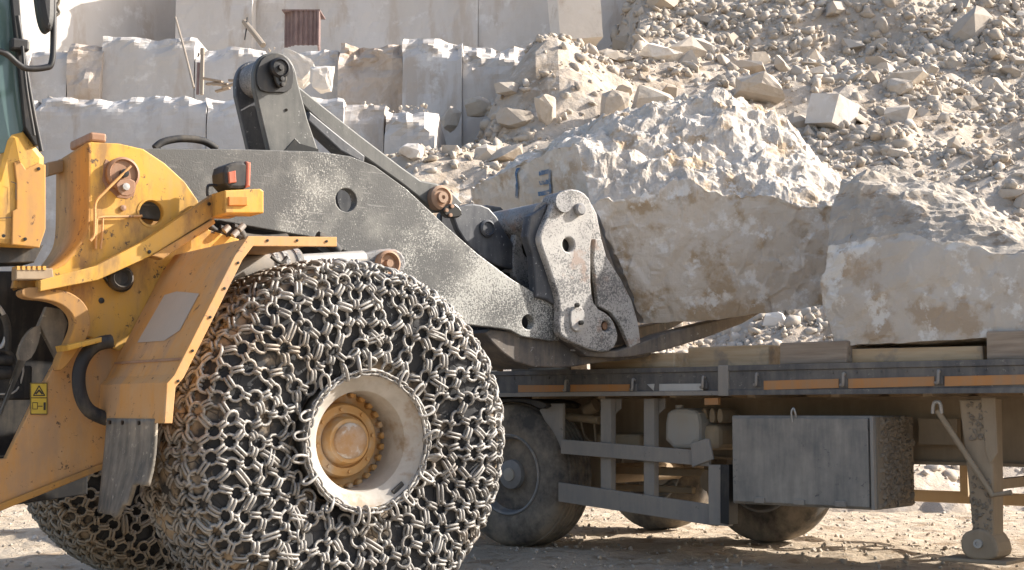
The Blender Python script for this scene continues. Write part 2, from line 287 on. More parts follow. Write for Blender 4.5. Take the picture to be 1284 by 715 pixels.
# ------------------------------------------------------------------ mesh builder
def axes(d, up=Vector((0, 0, 1))):
    d = d.normalized()
    if abs(d.dot(up)) > 0.98: up = Vector((1, 0, 0))
    s = d.cross(up).normalized(); return d, s, s.cross(d)
class MB:
    def __init__(s): s.v = []; s.f = []; s.m = []
    def add(s, vs, fs, mi=0):
        o = len(s.v); s.v += [tuple(p) for p in vs]; s.f += [tuple(i + o for i in f) for f in fs]; s.m += [mi] * len(fs); return s
    def box(s, c, size, rot=None, mi=0):
        c = Vector(c); h = Vector(size) / 2
        vs = [Vector((sx * h.x, sy * h.y, sz * h.z)) for sx in (-1, 1) for sy in (-1, 1) for sz in (-1, 1)]
        if rot is not None: vs = [rot @ p for p in vs]
        return s.add([p + c for p in vs], [(0, 1, 3, 2), (4, 6, 7, 5), (0, 4, 5, 1), (2, 3, 7, 6), (0, 2, 6, 4), (1, 5, 7, 3)], mi)
    def beam(s, p0, p1, w_, h, up=Vector((0, 0, 1)), mi=0):
        p0 = Vector(p0); p1 = Vector(p1); d, sd_, u = axes(p1 - p0, Vector(up))
        vs = [p + sd_ * (a * w_ / 2) + u * (b * h / 2) for p in (p0, p1) for a, b in ((-1, -1), (1, -1), (1, 1), (-1, 1))]
        return s.add(vs, [(3, 2, 1, 0), (4, 5, 6, 7), (0, 1, 5, 4), (1, 2, 6, 5), (2, 3, 7, 6), (3, 0, 4, 7)], mi)
    def tube(s, path, r, seg=10, caps=True, mi=0):
        path = [Vector(p) for p in path]; n = len(path); vs = []; rs = r if isinstance(r, (list, tuple)) else [r] * n
        prev = None
        for i, p in enumerate(path):
            d = path[min(i + 1, n - 1)] - path[max(i - 1, 0)]
            if prev is None: d, a, b = axes(d)
            else:
                d = d.normalized(); a = (prev - d * prev.dot(d)).normalized(); b = a.cross(d)
            prev = a
            vs += [p + a * (rs[i] * math.cos(2 * math.pi * k / seg)) + b * (rs[i] * math.sin(2 * math.pi * k / seg)) for k in range(seg)]
        fs = [(i * seg + k, i * seg + (k + 1) % seg, (i + 1) * seg + (k + 1) % seg, (i + 1) * seg + k) for i in range(n - 1) for k in range(seg)]
        if caps: fs += [tuple(range(seg - 1, -1, -1)), tuple((n - 1) * seg + k for k in range(seg))]
        return s.add(vs, fs, mi)
    def lathe(s, prof, c, seg=48, closed=False, mi=0, caps=True):
        """prof = [(radius, u)], revolved about the local y axis through c"""
        c = Vector(c); n = len(prof); vs = []
        for r, u in prof:
            vs += [c + Vector((r * math.cos(2 * math.pi * k / seg), u, r * math.sin(2 * math.pi * k / seg))) for k in range(seg)]
        fs = []
        for i in range(n if closed else n - 1):
            j = (i + 1) % n
            fs += [(i * seg + k, i * seg + (k + 1) % seg, j * seg + (k + 1) % seg, j * seg + k) for k in range(seg)]
        if not closed and caps:
            if prof[0][0] > 1e-6: fs.append(tuple(range(seg - 1, -1, -1)))
            if prof[-1][0] > 1e-6: fs.append(tuple((n - 1) * seg + k for k in range(seg)))
        return s.add(vs, fs, mi)
    def plate(s, pts, u0, u1, holes=(), bev=0.006, mi=0):
        """polygon in (a,z) extruded along local y from u0 to u1"""
        th = abs(u1 - u0); bev = min(bev, th * 0.3)
        cu = bpy.data.curves.new('c', 'CURVE'); cu.dimensions = '2D'; cu.fill_mode = 'BOTH'
        cu.extrude = th / 2 - bev; cu.bevel_depth = bev; cu.bevel_resolution = 1; cu.offset = -bev
        for ring in [pts] + list(holes):
            sp = cu.splines.new('POLY'); sp.points.add(len(ring) - 1); sp.use_cyclic_u = True
            for k, (a, z) in enumerate(ring): sp.points[k].co = (a, z, 0, 1)
        o = bpy.data.objects.new('c', cu); col.objects.link(o)
        dg = bpy.context.evaluated_depsgraph_get(); me = bpy.data.meshes.new_from_object(o.evaluated_get(dg))
        um = (u0 + u1) / 2
        vs = [(p.co.x, um - p.co.z, p.co.y) for p in me.vertices]; fs = [tuple(p.vertices) for p in me.polygons]
        bpy.data.objects.remove(o); bpy.data.curves.remove(cu); bpy.data.meshes.remove(me)
        return s.add(vs, fs, mi)
    def build(s, name, mat, parent=None, smooth=None, bevel=0):
        me = bpy.data.meshes.new(name); me.from_pydata(s.v, [], s.f)
        bm = bmesh.new(); bm.from_mesh(me); bmesh.ops.recalc_face_normals(bm, faces=bm.faces); bm.to_mesh(me); bm.free()
        for m_ in (mat if isinstance(mat, list) else [mat]): me.materials.append(M[m_])
        if isinstance(mat, list): me.polygons.foreach_set('material_index', s.m)
        if smooth is not None:
            me.polygons.foreach_set('use_smooth', [True] * len(me.polygons))
            try: me.set_sharp_from_angle(angle=R(smooth))
            except Exception: pass
        o = bpy.data.objects.new(name, me); col.objects.link(o)
        if parent: o.parent = parent
        if bevel:
            b = o.modifiers.new('b', 'BEVEL'); b.width = bevel; b.segments = 2; b.limit_method = 'ANGLE'; b.angle_limit = R(40)
        return o
def circ(c, r, n=24):
    return [(c[0] + r * math.cos(2 * math.pi * k / n), c[1] + r * math.sin(2 * math.pi * k / n)) for k in range(n)]
def chaikin(pts, it=2, closed=True):
    for _ in range(it):
        q = []; n = len(pts)
        for i in range(n if closed else n - 1):
            a, b = pts[i], pts[(i + 1) % n]
            q.append(tuple(x * .75 + y * .25 for x, y in zip(a, b))); q.append(tuple(x * .25 + y * .75 for x, y in zip(a, b)))
        pts = q if closed else [pts[0]] + q + [pts[-1]]
    return pts
def spline(pts, n=6):
    pts = [Vector(p) for p in pts]; out = []
    for i in range(len(pts) - 1):
        p0 = pts[max(i - 1, 0)]; p1 = pts[i]; p2 = pts[i + 1]; p3 = pts[min(i + 2, len(pts) - 1)]
        for k in range(n):
            t = k / n
            out.append(0.5 * ((2 * p1) + (p2 - p0) * t + (2 * p0 - 5 * p1 + 4 * p2 - p3) * t * t + (3 * p1 - p0 - 3 * p2 + p3) * t ** 3))
    return out + [pts[-1]]
def tag(o, label=None, cat=None, group=None, kind=None):
    if label: o['label'] = label
    if cat: o['category'] = cat
    if group: o['group'] = group
    if kind: o['kind'] = kind
    return o
def empty(name, loc, rz=0):
    o = bpy.data.objects.new(name, None); o.location = loc; o.rotation_euler = (0, 0, rz); col.objects.link(o); return o
def copy_tree(o, parent=None):
    c = o.copy(); col.objects.link(c); c.parent = parent
    for ch in [x for x in col.objects if x.parent == o]: copy_tree(ch, c)
    return c
def fbm(p, oct_=4): return noise.fractal(p, 0.9, 2.0, oct_)
def sstep(a, b, x):
    t = min(1, max(0, (x - a) / (b - a))); return t * t * (3 - 2 * t)
# ================================================================== SETTING
def grid_mesh(name, xs, ys, hf, mat, smooth=True):
    nx, ny = len(xs), len(ys)
    vs = [(x, y, hf(x, y)) for y in ys for x in xs]
    fs = [(j * nx + i, j * nx + i + 1, (j + 1) * nx + i + 1, (j + 1) * nx + i) for j in range(ny - 1) for i in range(nx - 1)]
    me = bpy.data.meshes.new(name); me.from_pydata(vs, [], fs); me.materials.append(M[mat])
    if smooth: me.polygons.foreach_set('use_smooth', [True] * len(me.polygons))
    o = bpy.data.objects.new(name, me); col.objects.link(o); return o
def ground_h(x, y):
    h = -0.14 * sstep(10.0, 8.0, y + 0.5 * x) if y < 12 else 0.0
    p = Vector((x, y, 0))
    h += 0.026 * fbm(p * 1.3, 3) + 0.022 * fbm(p * 5, 3)
    return h - 0.01
def nonuni(lo, a, b, hi, fine, coarse):
    return list(np.concatenate([np.linspace(lo, a, coarse, endpoint=False), np.arange(a, b, fine), np.linspace(b, hi, coarse)]))
g = grid_mesh('ground', nonuni(-120, -6, 8, 140, 0.09, 14), nonuni(-60, 4.0, 17, 160, 0.09, 14), ground_h, 'ground')
tag(g, kind='structure')

PROF = [(14.2, -0.3), (15.2, 0.25), (18, 1.9), (21, 3.7), (23.6, 5.15), (25.4, 5.55), (28.6, 7.5), (31.5, 8.75), (33.2, 9.0), (37, 11.6), (44, 16.5), (60, 20)]
PX = [p[0] for p in PROF]; PZ = [p[1] for p in PROF]
def slope_h(x, y):
    wob = 1.1 * fbm(Vector((x * 0.16, y * 0.16, 3.3)), 3)
    xb = float(np.interp(y, [14, 20, 24.6, 26, 31, 38, 46], [-4.6, -4.2, -3.4, -1.7, 0.0, 2.3, 4.0]))
    side = sstep(xb - 1.5, xb + 1.5, x + 0.7 * fbm(Vector((x * .3, y * .3, 9)), 3))
    z = float(np.interp(y + wob - 0.05 * max(x - 2, 0), PX, PZ))
    p = Vector((x, y, 0))
    z = z * side + (1 - side) * min(z * .55 - .8, 3.0)
    # gullies and humps
    z += side * (0.34 * fbm(p * 0.45, 4) + 0.13 * fbm(p * 1.7, 4))
    # soil mound in front of the upper bench
    d = math.hypot((x - 0.75) / 1.7, (y - 28.0) / 2.0); z += 1.2 * max(0, 1 - d) * side
    return z
sl = grid_mesh('rubble_slope', list(np.arange(-9, 26, 0.22)), list(np.arange(14, 52, 0.24)), slope_h, 'scree', False)
tag(sl, kind='structure')

# ---- quarry benches: every bench is a row of sawn blocks standing at slightly different depths
def wall_block(name, x0, x1, yf, z0, z1, depth, mat, parent, seed, n=(14, 14), rough=0.03, crest=0.25, crack=0.0):
    """box with a broken top edge; front face at yf (grid), rough crest"""
    bm = bmesh.new(); sd_ = Vector((seed * 7.1, seed * 3.3, seed * 1.7))
    nx, nz = max(6, int((x1 - x0) / 0.10)), max(8, int((z1 - z0) / 0.14)); ndp = 6
    def disp(x, y, z, onfront):
        p = Vector((x, y, z)) + sd_
        tz = sstep(crest * 2.2, 0.0, z1 - z)
        o = Vector((0, 0, 0))
        o.y += rough * fbm(p * 0.8, 4) + tz * crest * 0.9 * abs(fbm(p * 1.3, 4)) + 0.012 * fbm(p * 5, 2)
        o.z += tz * (crest * 0.30 * fbm(p * 1.1, 4) - 0.1 * crest) * (1 if z > z0 + .3 else 0)
        o.x += tz * 0.05 * fbm(p * 2 + Vector((5, 5, 5)), 3)
        # chips broken off the top edge, of uneven depth
        q = Vector((x, 0, 0)) + sd_; c_ = crest * (0.35 + 1.9 * max(0, fbm(q * 0.75, 4)) + .5 * abs(noise.noise(q * 4.3)))
        o.y += 1.05 * max(0, c_ - (z1 - z)) + tz * .28 * crest * fbm(p * 4.5, 4) if onfront else 0
        if not onfront: o.y += 1.05 * c_ * max(0, 1 - (y - yf) / depth)
        return Vector((x, y, z)) + o
    rows = []
    for j in range(nz + 1):
        z = z0 + (z1 - z0) * (1 - (1 - j / nz) ** 1.7)
        rows.append([bm.verts.new(disp(x0 + (x1 - x0) * i / nx, yf, z, True)) for i in range(nx + 1)])
    for j in range(nz):
        for i in range(nx): bm.faces.new((rows[j][i], rows[j][i + 1], rows[j + 1][i + 1], rows[j + 1][i]))
    last = rows[-1]
    for k in range(1, ndp + 1):
        yy = yf + depth * (k / ndp) ** 1.5
        cur = [bm.verts.new(disp(x0 + (x1 - x0) * i / nx, yy, z1, False)) for i in range(nx + 1)]
        for i in range(nx): bm.faces.new((last[i], last[i + 1], cur[i + 1], cur[i])).material_index = 1
        last = cur
    # side faces
    for i, fl in ((0, True), (nx, False)):
        edge = [r[i] for r in rows]
        back = [bm.verts.new((v.co.x, yf + depth, v.co.z)) for v in edge]
        for j in range(nz):
            q = (edge[j], edge[j + 1], back[j + 1], back[j])
            bm.faces.new(q if not fl else q[::-1])
    for f in bm.faces:
        if False and max(v.co.z for v in f.verts) > z1 - crest * (0.55 + 0.9 * noise.noise(f.calc_center_median() * 1.4 + sd_)): f.material_index = 1
    bmesh.ops.recalc_face_normals(bm, faces=bm.faces)
    me = bpy.data.meshes.new(name); bm.to_mesh(me); bm.free()
    me.materials.append(M[mat]); me.materials.append(M['bench_rough'])
    o = bpy.data.objects.new(name, me); col.objects.link(o); o.parent = parent
    return o
def bench(name, Y, spec, depth, z0):
    root = tag(empty(name, (0, 0, 0)), kind='structure')
    for k, (p0, p1, ptop, dy, mat, crest) in enumerate(spec):
        y = Y + dy; a = at(p0, ptop, y); b = at(p1, ptop, y)
        wall_block('bench_block', a.x, b.x - 0.012, y, z0, a.z, depth, mat, root, k + Y, crest=crest, rough=.30 if mat == 'bench_tan' else .05)
    return root
bench('lower_quarry_bench', 26.0, [(-160, 44, 122, 0.0, 'bench', 0.19), (44, 260, 119, 0.02, 'bench', 0.22), (260, 432, 121, -0.03, 'bench', 0.22), (432, 482, 130, 0.05, 'bench', 0.19), (482, 546, 133, -0.25, 'bench', 0.37)], 6.5, -0.5)
bench('middle_quarry_bench', 31.0, [(-160, 36, 66, -0.15, 'bench', 0.22), (36, 85, 62, 0.0, 'bench', 0.19), (85, 128, 52, -0.1, 'bench_tan', 0.19), (128, 245, 45, 0.05, 'bench', 0.22), (245, 330, 55, 0.0, 'bench', 0.22),
      (330, 425, 62, 0.1, 'bench', 0.25), (425, 505, 50, -0.08, 'bench_tan', 0.4), (505, 580, 44, -0.18, 'bench', 0.3), (580, 680, 50, -0.1, 'bench', 0.45)], 8.5, 2.5)
bench('upper_quarry_bench', 38.0, [(222, 318, -60, -0.6, 'bench', 0.25), (318, 600, -70, 0.0, 'bench', 0.25), (600, 690, -40, 0.1, 'bench', 0.25), (690, 800, -60, 0.9, 'bench', 0.25)], 14, 5.0)
# the angled left wall of the top bench, catching the sun beyond the shadow of the wall beside it
tw = tag(empty('angled_quarry_wall', (0, 0, 0)), kind='structure')
pA = at(-130, 40, 33.2); pB = at(224, 40, 39.5)
tb = MB(); nx_, nz_ = 46, 40; vs = []
for j in range(nz_ + 1):
    for i in range(nx_ + 1):
        q = pA.lerp(pB, i / nx_); z = 5 + 9.5 * j / nz_
        k = Vector((q.x, q.y, z)); vs.append((q.x + .08 * fbm(k * .7, 4), q.y + 0.10 * fbm(k * .5 + Vector((3, 1, 2)), 4), z))
tb.add(vs, [(j * (nx_ + 1) + i, j * (nx_ + 1) + i + 1, (j + 1) * (nx_ + 1) + i + 1, (j + 1) * (nx_ + 1) + i) for j in range(nz_) for i in range(nx_)])
wb = tb.build('wall_face', 'bench', tw, 30)
# far hillside closing the place behind the benches
def hill_h(x, y): return 12.0 + 0.3 * (y - 50) + 1.2 * fbm(Vector((x * .05, y * .05, 1)), 4)
h_ = grid_mesh('far_hillside', list(np.linspace(-70, 90, 50)), list(np.linspace(50, 80, 14)), hill_h, 'scree', True); tag(h_, kind='structure')

# ---- rocks
def rock_mesh(k, n=13, flat=0.75, mat='rock', boxy=0.0):
    rr = random.Random(k * 13 + 5); bm = bmesh.new()
    for _ in range(n):
        v = Vector((rr.gauss(0, 1), rr.gauss(0, 1), rr.gauss(0, 1))).normalized()
        if boxy:
            mx = max(abs(c) for c in v); v = v.lerp(v / mx, boxy)
        v *= rr.uniform(0.82, 1.1); bm.verts.new((v.x * rr.uniform(.95, 1.15), v.y * .9, v.z * flat))
    r_ = bmesh.ops.convex_hull(bm, input=bm.verts)
    bmesh.ops.delete(bm, geom=list({e for e in r_['geom_unused'] + r_['geom_interior'] if isinstance(e, bmesh.types.BMVert)}), context='VERTS')
    me = bpy.data.meshes.new('rock'); bm.to_mesh(me); bm.free(); me.materials.append(M[mat]); return me
ROCKS = [rock_mesh(k, 12 + k % 6, 0.55 + 0.08 * (k % 5), 'rock', 0.5 * (k % 3) / 2) for k in range(14)]
def rnd_rot(tilt=0.6): return Matrix.Rotation(random.uniform(0, 6.28), 3, 'Z') @ Matrix.Rotation(random.gauss(0, tilt), 3, 'X') @ Matrix.Rotation(random.gauss(0, tilt), 3, 'Y')

NP_ROCKS = []
for me in ROCKS:
    v = np.array([p.co[:] for p in me.vertices]); f = []
    for p in me.polygons:
        vv = list(p.vertices)
        for q in range(1, len(vv) - 1): f.append((vv[0], vv[q], vv[q + 1]))
    NP_ROCKS.append((v, np.array(f)))
def rock_field(name, items, mat, label, cat):
    """many small stones that nobody could count, one mesh"""
    V = []; T = []; o = 0
    for (p, s, k) in items:
        v, f = NP_ROCKS[k]; m = np.array(rnd_rot(0.9)) * (s * np.array([random.uniform(.7, 1.2), random.uniform(.7, 1.2), random.uniform(.7, 1.1)]))
        V.append(v @ m.T + np.array(p)); T.append(f + o); o += len(v)
    V = np.concatenate(V); T = np.concatenate(T)
    me = bpy.data.meshes.new(name); me.vertices.add(len(V)); me.vertices.foreach_set('co', V.ravel())
    me.loops.add(T.size); me.loops.foreach_set('vertex_index', T.ravel().astype(np.int32)); me.polygons.add(len(T))
    me.polygons.foreach_set('loop_start', np.arange(0, T.size, 3, dtype=np.int32)); me.update(calc_edges=True); me.validate()
    me.materials.append(M[mat]); ob = bpy.data.objects.new(name, me); col.objects.link(ob)
    return tag(ob, label, cat, kind='stuff')
def slope_pt(px, Y):
    x = (px - IW / 2) / FPX * Y; return Vector((x, Y, slope_h(x, Y)))
items = []
while len(items) < 31000:
    Y = 14.6 + 24 * random.random() ** 0.9; p = slope_pt(random.uniform(420, 1420), Y)
    dens = 0.42 + 0.9 * fbm(p * 0.35, 3) + 0.3 * (noise.noise(p * 0.13) > -0.1)
    if random.random() > dens or p.z < -0.2: continue
    s = 0.013 + 0.045 * random.random() ** 2.5 + 0.10 * random.random() ** 6
    items.append((p + Vector((0, 0, s * .05)), s * Y / 20, random.randrange(14)))
rock_field('scree_stones', items, 'rock', 'pale scree of small broken stones covering the rubble slope', 'scree')
LOOSE = 'pale angular broken rock lying loose on the quarry rubble slope'
cnt = 0
while cnt < 280:
    Y = 14.8 + 23 * random.random(); p = slope_pt(random.uniform(450, 1330), Y)
    if p.z < 0: continue
    s = (0.10 + 0.10 * random.random() + 0.17 * random.random() ** 4) * Y / 22
    o = bpy.data.objects.new('loose_rock', ROCKS[random.randrange(14)]); col.objects.link(o)
    o.matrix_world = Matrix.Translation(p + Vector((0, 0, s * 0.12))) @ rnd_rot(0.5).to_4x4() @ Matrix.Diagonal((s * random.uniform(.8, 1.5), s, s * random.uniform(.7, 1.1), 1))
    tag(o, LOOSE, 'rock', 'loose rocks on the rubble slope'); cnt += 1

def slope_hit(px, py):
    d = ray(px, py); Y = 14.5
    while Y < 48:
        p = CAM + d * (Y / d.y)
        if p.z < slope_h(p.x, p.y): return Y
        Y += 0.1
    return 30
def boulder(px, py, wpx, Y, label, mat='white_rock', seed=1, sx=1.0, sy=1.0, sz=1.0, boxy=0.9, rot=(0, 0, 0), n=26, name='boulder', amp=0.03):
    """a single recognisable boulder: chipped convex lump"""
    rr = random.Random(seed); bm = bmesh.new()
    if px > 470: Y = slope_hit(px, py + wpx * sz * .38)
    for _ in range(n):
        v = Vector((rr.gauss(0, 1), rr.gauss(0, 1), rr.gauss(0, 1))).normalized(); v = v.lerp(v / max(abs(c) for c in v), boxy) * rr.uniform(.93, 1.0); bm.verts.new(v)
    if boxy == 1.0:
        for q in range(8): bm.verts.new(Vector((q & 1, q >> 1 & 1, q >> 2 & 1)) * 2 - Vector((1, 1, 1)) + Vector((rr.uniform(-.25, .06), rr.uniform(-.1, .06), rr.uniform(-.2, .06))))
    r_ = bmesh.ops.convex_hull(bm, input=bm.verts)
    bmesh.ops.delete(bm, geom=list({e for e in r_['geom_unused'] + r_['geom_interior'] if isinstance(e, bmesh.types.BMVert)}), context='VERTS')
    bmesh.ops.subdivide_edges(bm, edges=bm.edges, cuts=3, use_grid_fill=True)
    for v in bm.verts: v.co += Vector((1, 1, 1)) * 0 + v.co.normalized() * (amp * fbm(v.co * 2.5 + Vector((seed, 0, 0)), 4))
    me = bpy.data.meshes.new(name); bm.to_mesh(me); bm.free(); me.materials.append(M[mat])
    o = bpy.data.objects.new(name, me); col.objects.link(o)
    s = wpx / 2 / FPX * Y; o.location = at(px, py, Y); o.rotation_euler = [R(a) for a in rot]; o.scale = (s * sx, s * sy, s * sz)
    return tag(o, label, 'boulder')
boulder(1046, 142, 66, 25.0, 'clean white cube shaped boulder perched on the rubble slope', seed=3, sx=.72, sy=.66, sz=.58, rot=(8, 14, 38), boxy=1.0, n=40, amp=.015)
boulder(722, 16, 66, 34.5, 'big white sawn boulder with sunlit right edge at the top bench end', seed=5, sx=.9, sy=.7, sz=1.1, rot=(4, -4, 12), boxy=1.0, n=44, amp=.02)
boulder(828, 68, 52, 30.5, 'flat pale slab resting on the crest of the rubble', seed=8, sx=1.0, sy=.7, sz=.42, rot=(5, 12, 20))
boulder(770, 138, 44, 25.5, 'tan standing boulder in the rubble above the carried block', 'rock', seed=11, sx=.8, sy=.7, sz=1.15, rot=(6, 4, 10), amp=.05)
boulder(822, 132, 60, 25.0, 'smooth grey brown slab leaning in the rubble right of the tan boulder', 'rock', seed=14, sx=1.0, sy=.6, sz=.7, rot=(10, 18, 15), amp=.04)
boulder(686, 140, 34, 24.5, 'upright pinkish boulder stacked on the rubble pile', 'rock', seed=17, sx=.75, sy=.7, sz=1.3, rot=(8, -14, 30), amp=.05)
boulder(646, 150, 50, 24.6, 'long rounded tan boulder at the foot of the soil mound', 'rock', seed=20, sx=1.1, sy=.7, sz=.55, rot=(0, 6, 5), boxy=.5, amp=.06)
boulder(600, 134, 38, 25.0, 'small tan boulder leaning against the bench corner rubble', 'rock', seed=23, sx=.9, sy=.8, sz=.7, rot=(10, -12, 0), amp=.05)
boulder(565, 150, 28, 24.8, 'grey tilted boulder beside the end of the lower bench', 'rock', seed=26, sx=.8, sy=.8, sz=1.1, rot=(6, 30, 20), amp=.05)
boulder(950, 112, 66, 26.5, 'broad cream boulder half buried behind the carried block', 'rock', seed=32, sx=1.0, sy=.7, sz=.62, rot=(4, 10, 20), amp=.05)
boulder(404, 100, 38, 27.0, 'white broken boulder standing behind the black bell crank', seed=35, sx=.8, sy=.8, sz=.9, rot=(0, 0, 20), amp=.06)
boulder(372, 88, 50, 27.4, 'shattered white boulder half hidden behind the bell crank pivot', seed=37, sx=1, sy=.8, sz=.8, rot=(0, 20, 10), amp=.09)
boulder(516, 190, 34, 22.5, 'rounded white boulder at the foot of the lower bench', seed=41, sx=1, sy=.8, sz=.7, rot=(0, 8, 0), boxy=.5)
boulder(760, 190, 52, 20.5, 'flat white slab lying just above the carried block end', seed=43, sx=1.1, sy=.8, sz=.3, rot=(6, 4, 12))
boulder(1128, 110, 34, 28, 'rounded beige boulder at the right track edge', 'rock', seed=47, sx=1, sy=.8, sz=.75, boxy=.5, amp=.05)
boulder(1245, 108, 30, 27.5, 'smooth grey boulder near the right picture edge', 'rock', seed=49, sx=1, sy=.8, sz=.75, boxy=.5, amp=.05)
boulder(1112, 226, 40, 19.5, 'pale wedge shaped boulder above the grey topped block', seed=51, sx=1, sy=.8, sz=.6, rot=(0, 25, 20))
boulder(972, 402, 30, 16.2, 'bright white boulder seen between the two big blocks', seed=53, sx=1, sy=.8, sz=.8, rot=(10, 20, 0))
# broken stone along the bench ledges
items = []
for Y, x0, x1, z in ((26.0, -9, -1.6, 6.72), (31.0, -11, 0.3, 8.95)):
    for _ in range(260):
        x = random.uniform(x0, x1); s = 0.015 + 0.075 * random.random() ** 4
        items.append((Vector((x, Y + random.uniform(0.35, 1.6), z - .03 + random.uniform(-.05, .06) + (0.06 if noise.noise(Vector((x, Y, 0))) > .2 else -.05))), s, random.randrange(14)))
for _ in range(260):     # debris heap on the lower ledge
    x = random.gauss(at(215, 118, 27).x, .5); items.append((Vector((x, 27 + random.random(), 6.75 + .12 * math.exp(-((x - at(215, 118, 27).x) / .5) ** 2) * random.random())), .03 + .05 * random.random(), random.randrange(14)))
rock_field('ledge_debris', items, 'rock', 'broken stone debris strewn along the quarry bench ledges', 'debris')
# pebbles on the floor
items = []
for _ in range(5200):
    Y = random.uniform(7.5, 15); x = random.uniform(-0.5, 0.5) * Y; s = 0.006 + 0.02 * random.random() ** 4
    items.append((Vector((x, Y, ground_h(x, Y) + s * .3)), s, random.randrange(14)))
rock_field('ground_pebbles', items, 'rock', 'small pale pebbles scattered over the quarry floor', 'pebbles')

# ---- small things on the benches
def world_thing(name, label, cat, o): return tag(o, label, cat)
# corrugated shed
sh = empty('corrugated_shed', at(377, 57, 33.0)); tag(sh, 'small rusty corrugated metal hut on the middle bench ledge', 'hut')
b0 = Vector(sh.location); wx = 46 / FPX * 33.0; hz = 46 / FPX * 33.0
for (x0, x1, y0, y1) in ((-wx / 2, -wx / 2 + .28, .25, 0.0), (-wx / 2 + .28, wx / 2, 0.0, 0.0), (wx / 2, wx / 2 - .1, 0, .9)):
    L_ = math.hypot(x1 - x0, y1 - y0); n = max(8, int(L_ / 0.0145)); m = MB(); d = Vector((x1 - x0, y1 - y0, 0)).normalized(); nn = Vector((d.y, -d.x, 0)); vs = []
    for i in range(n + 1):
        off = 0.022 * math.sin(2 * math.pi * i * L_ / n / 0.115)
        for dz in (0, hz): 
            q = Vector((x0, y0, 0)) + d * (L_ * i / n) + nn * off; vs.append((q.x, q.y, dz))
    m.add(vs, [(2 * i, 2 * i + 2, 2 * i + 3, 2 * i + 1) for i in range(n)]); o = m.build('corrugated_panel', 'shed', sh); sm = o.modifiers.new('s', 'SOLIDIFY'); sm.thickness = .01
MB().box((0, .45, hz + .02), (wx + .05, 1.0, .03), Matrix.Rotation(.06, 3, 'X')).build('roof_sheet', 'shed', sh)
MB().beam((wx / 2 - .02, -.03, 0), (wx / 2 - .02, -.03, hz), .05, .05).build('corner_post', 'shed', sh)
def stick(name, label, cat, p0, p1, r, mat='pole'):
    p0 = Vector(p0); p1 = Vector(p1); o = MB().tube([(0, 0, 0), tuple((p1 - p0) * .5 + Vector((.01, 0, .005))), tuple(p1 - p0)], [r, r * .95, r * .85], 8).build(name, mat, None, 40); o.location = p0; return tag(o, label, cat)
stick('pole', 'thin pale pole leaning against the middle quarry bench', 'pole', at(243, 110, 30.0), at(220, 22, 31.6), .028)
stick('timber_prop', 'brown timber prop leaning in front of the upper wall', 'timber', at(330, 57, 36.5), at(306, 27, 37.2), .08)
stick('cable', 'thin dark cable hanging on the upper wall beside the prop', 'cable', at(307, 50, 37), at(310, 22, 37.1), .02, 'black_metal')
ps = empty('drill_post', at(253, 116, 29.3)); tag(ps, 'short upright pale post with bracket on the lower ledge', 'post')
MB().beam((0, 0, -.05), (0, 0, .82), .09, .07).build('post', 'pole', ps, None, .01)
MB().beam((-.08, -.03, -.05), (-.07, -.03, .62), .05, .05).build('side_rail', 'shed', ps)
MB().tube([(0, 0, .80), (0, 0, .93)], .05, 10).build('cap', 'pole', ps, 40)
db = empty('scrap_heap', at(283, 113, 28.6)); tag(db, 'low heap of broken planks on the lower ledge', 'scrap')
for k in range(7):
    a = random.uniform(-.4, .4); c = Vector((random.uniform(-.3, .35), random.uniform(-.1, .3), .06 + .05 * k * .6))
    MB().box(c, (random.uniform(.28, .45), .1, .035), Matrix.Rotation(a, 3, 'Z') @ Matrix.Rotation(random.uniform(-.35, .35), 3, 'Y')).build('plank', 'timber_old', db)
# ================================================================== WHEEL LOADER
LO = Vector((-0.995, 7.72, -0.12)); LA = R(35); WR = 0.95
LF = Frame(LO, LA)
ld = empty('wheel_loader', LO, LA)
tag(ld, 'yellow wheel loader with dark grey lift arm and chained tyres carrying a marble block', 'loader')
def lp(pts, u): return LF.poly(pts, u)
def pxr(px, u): # radius in metres of px pixels at offset u near the middle of the loader
    return px * 8.1 / FPX

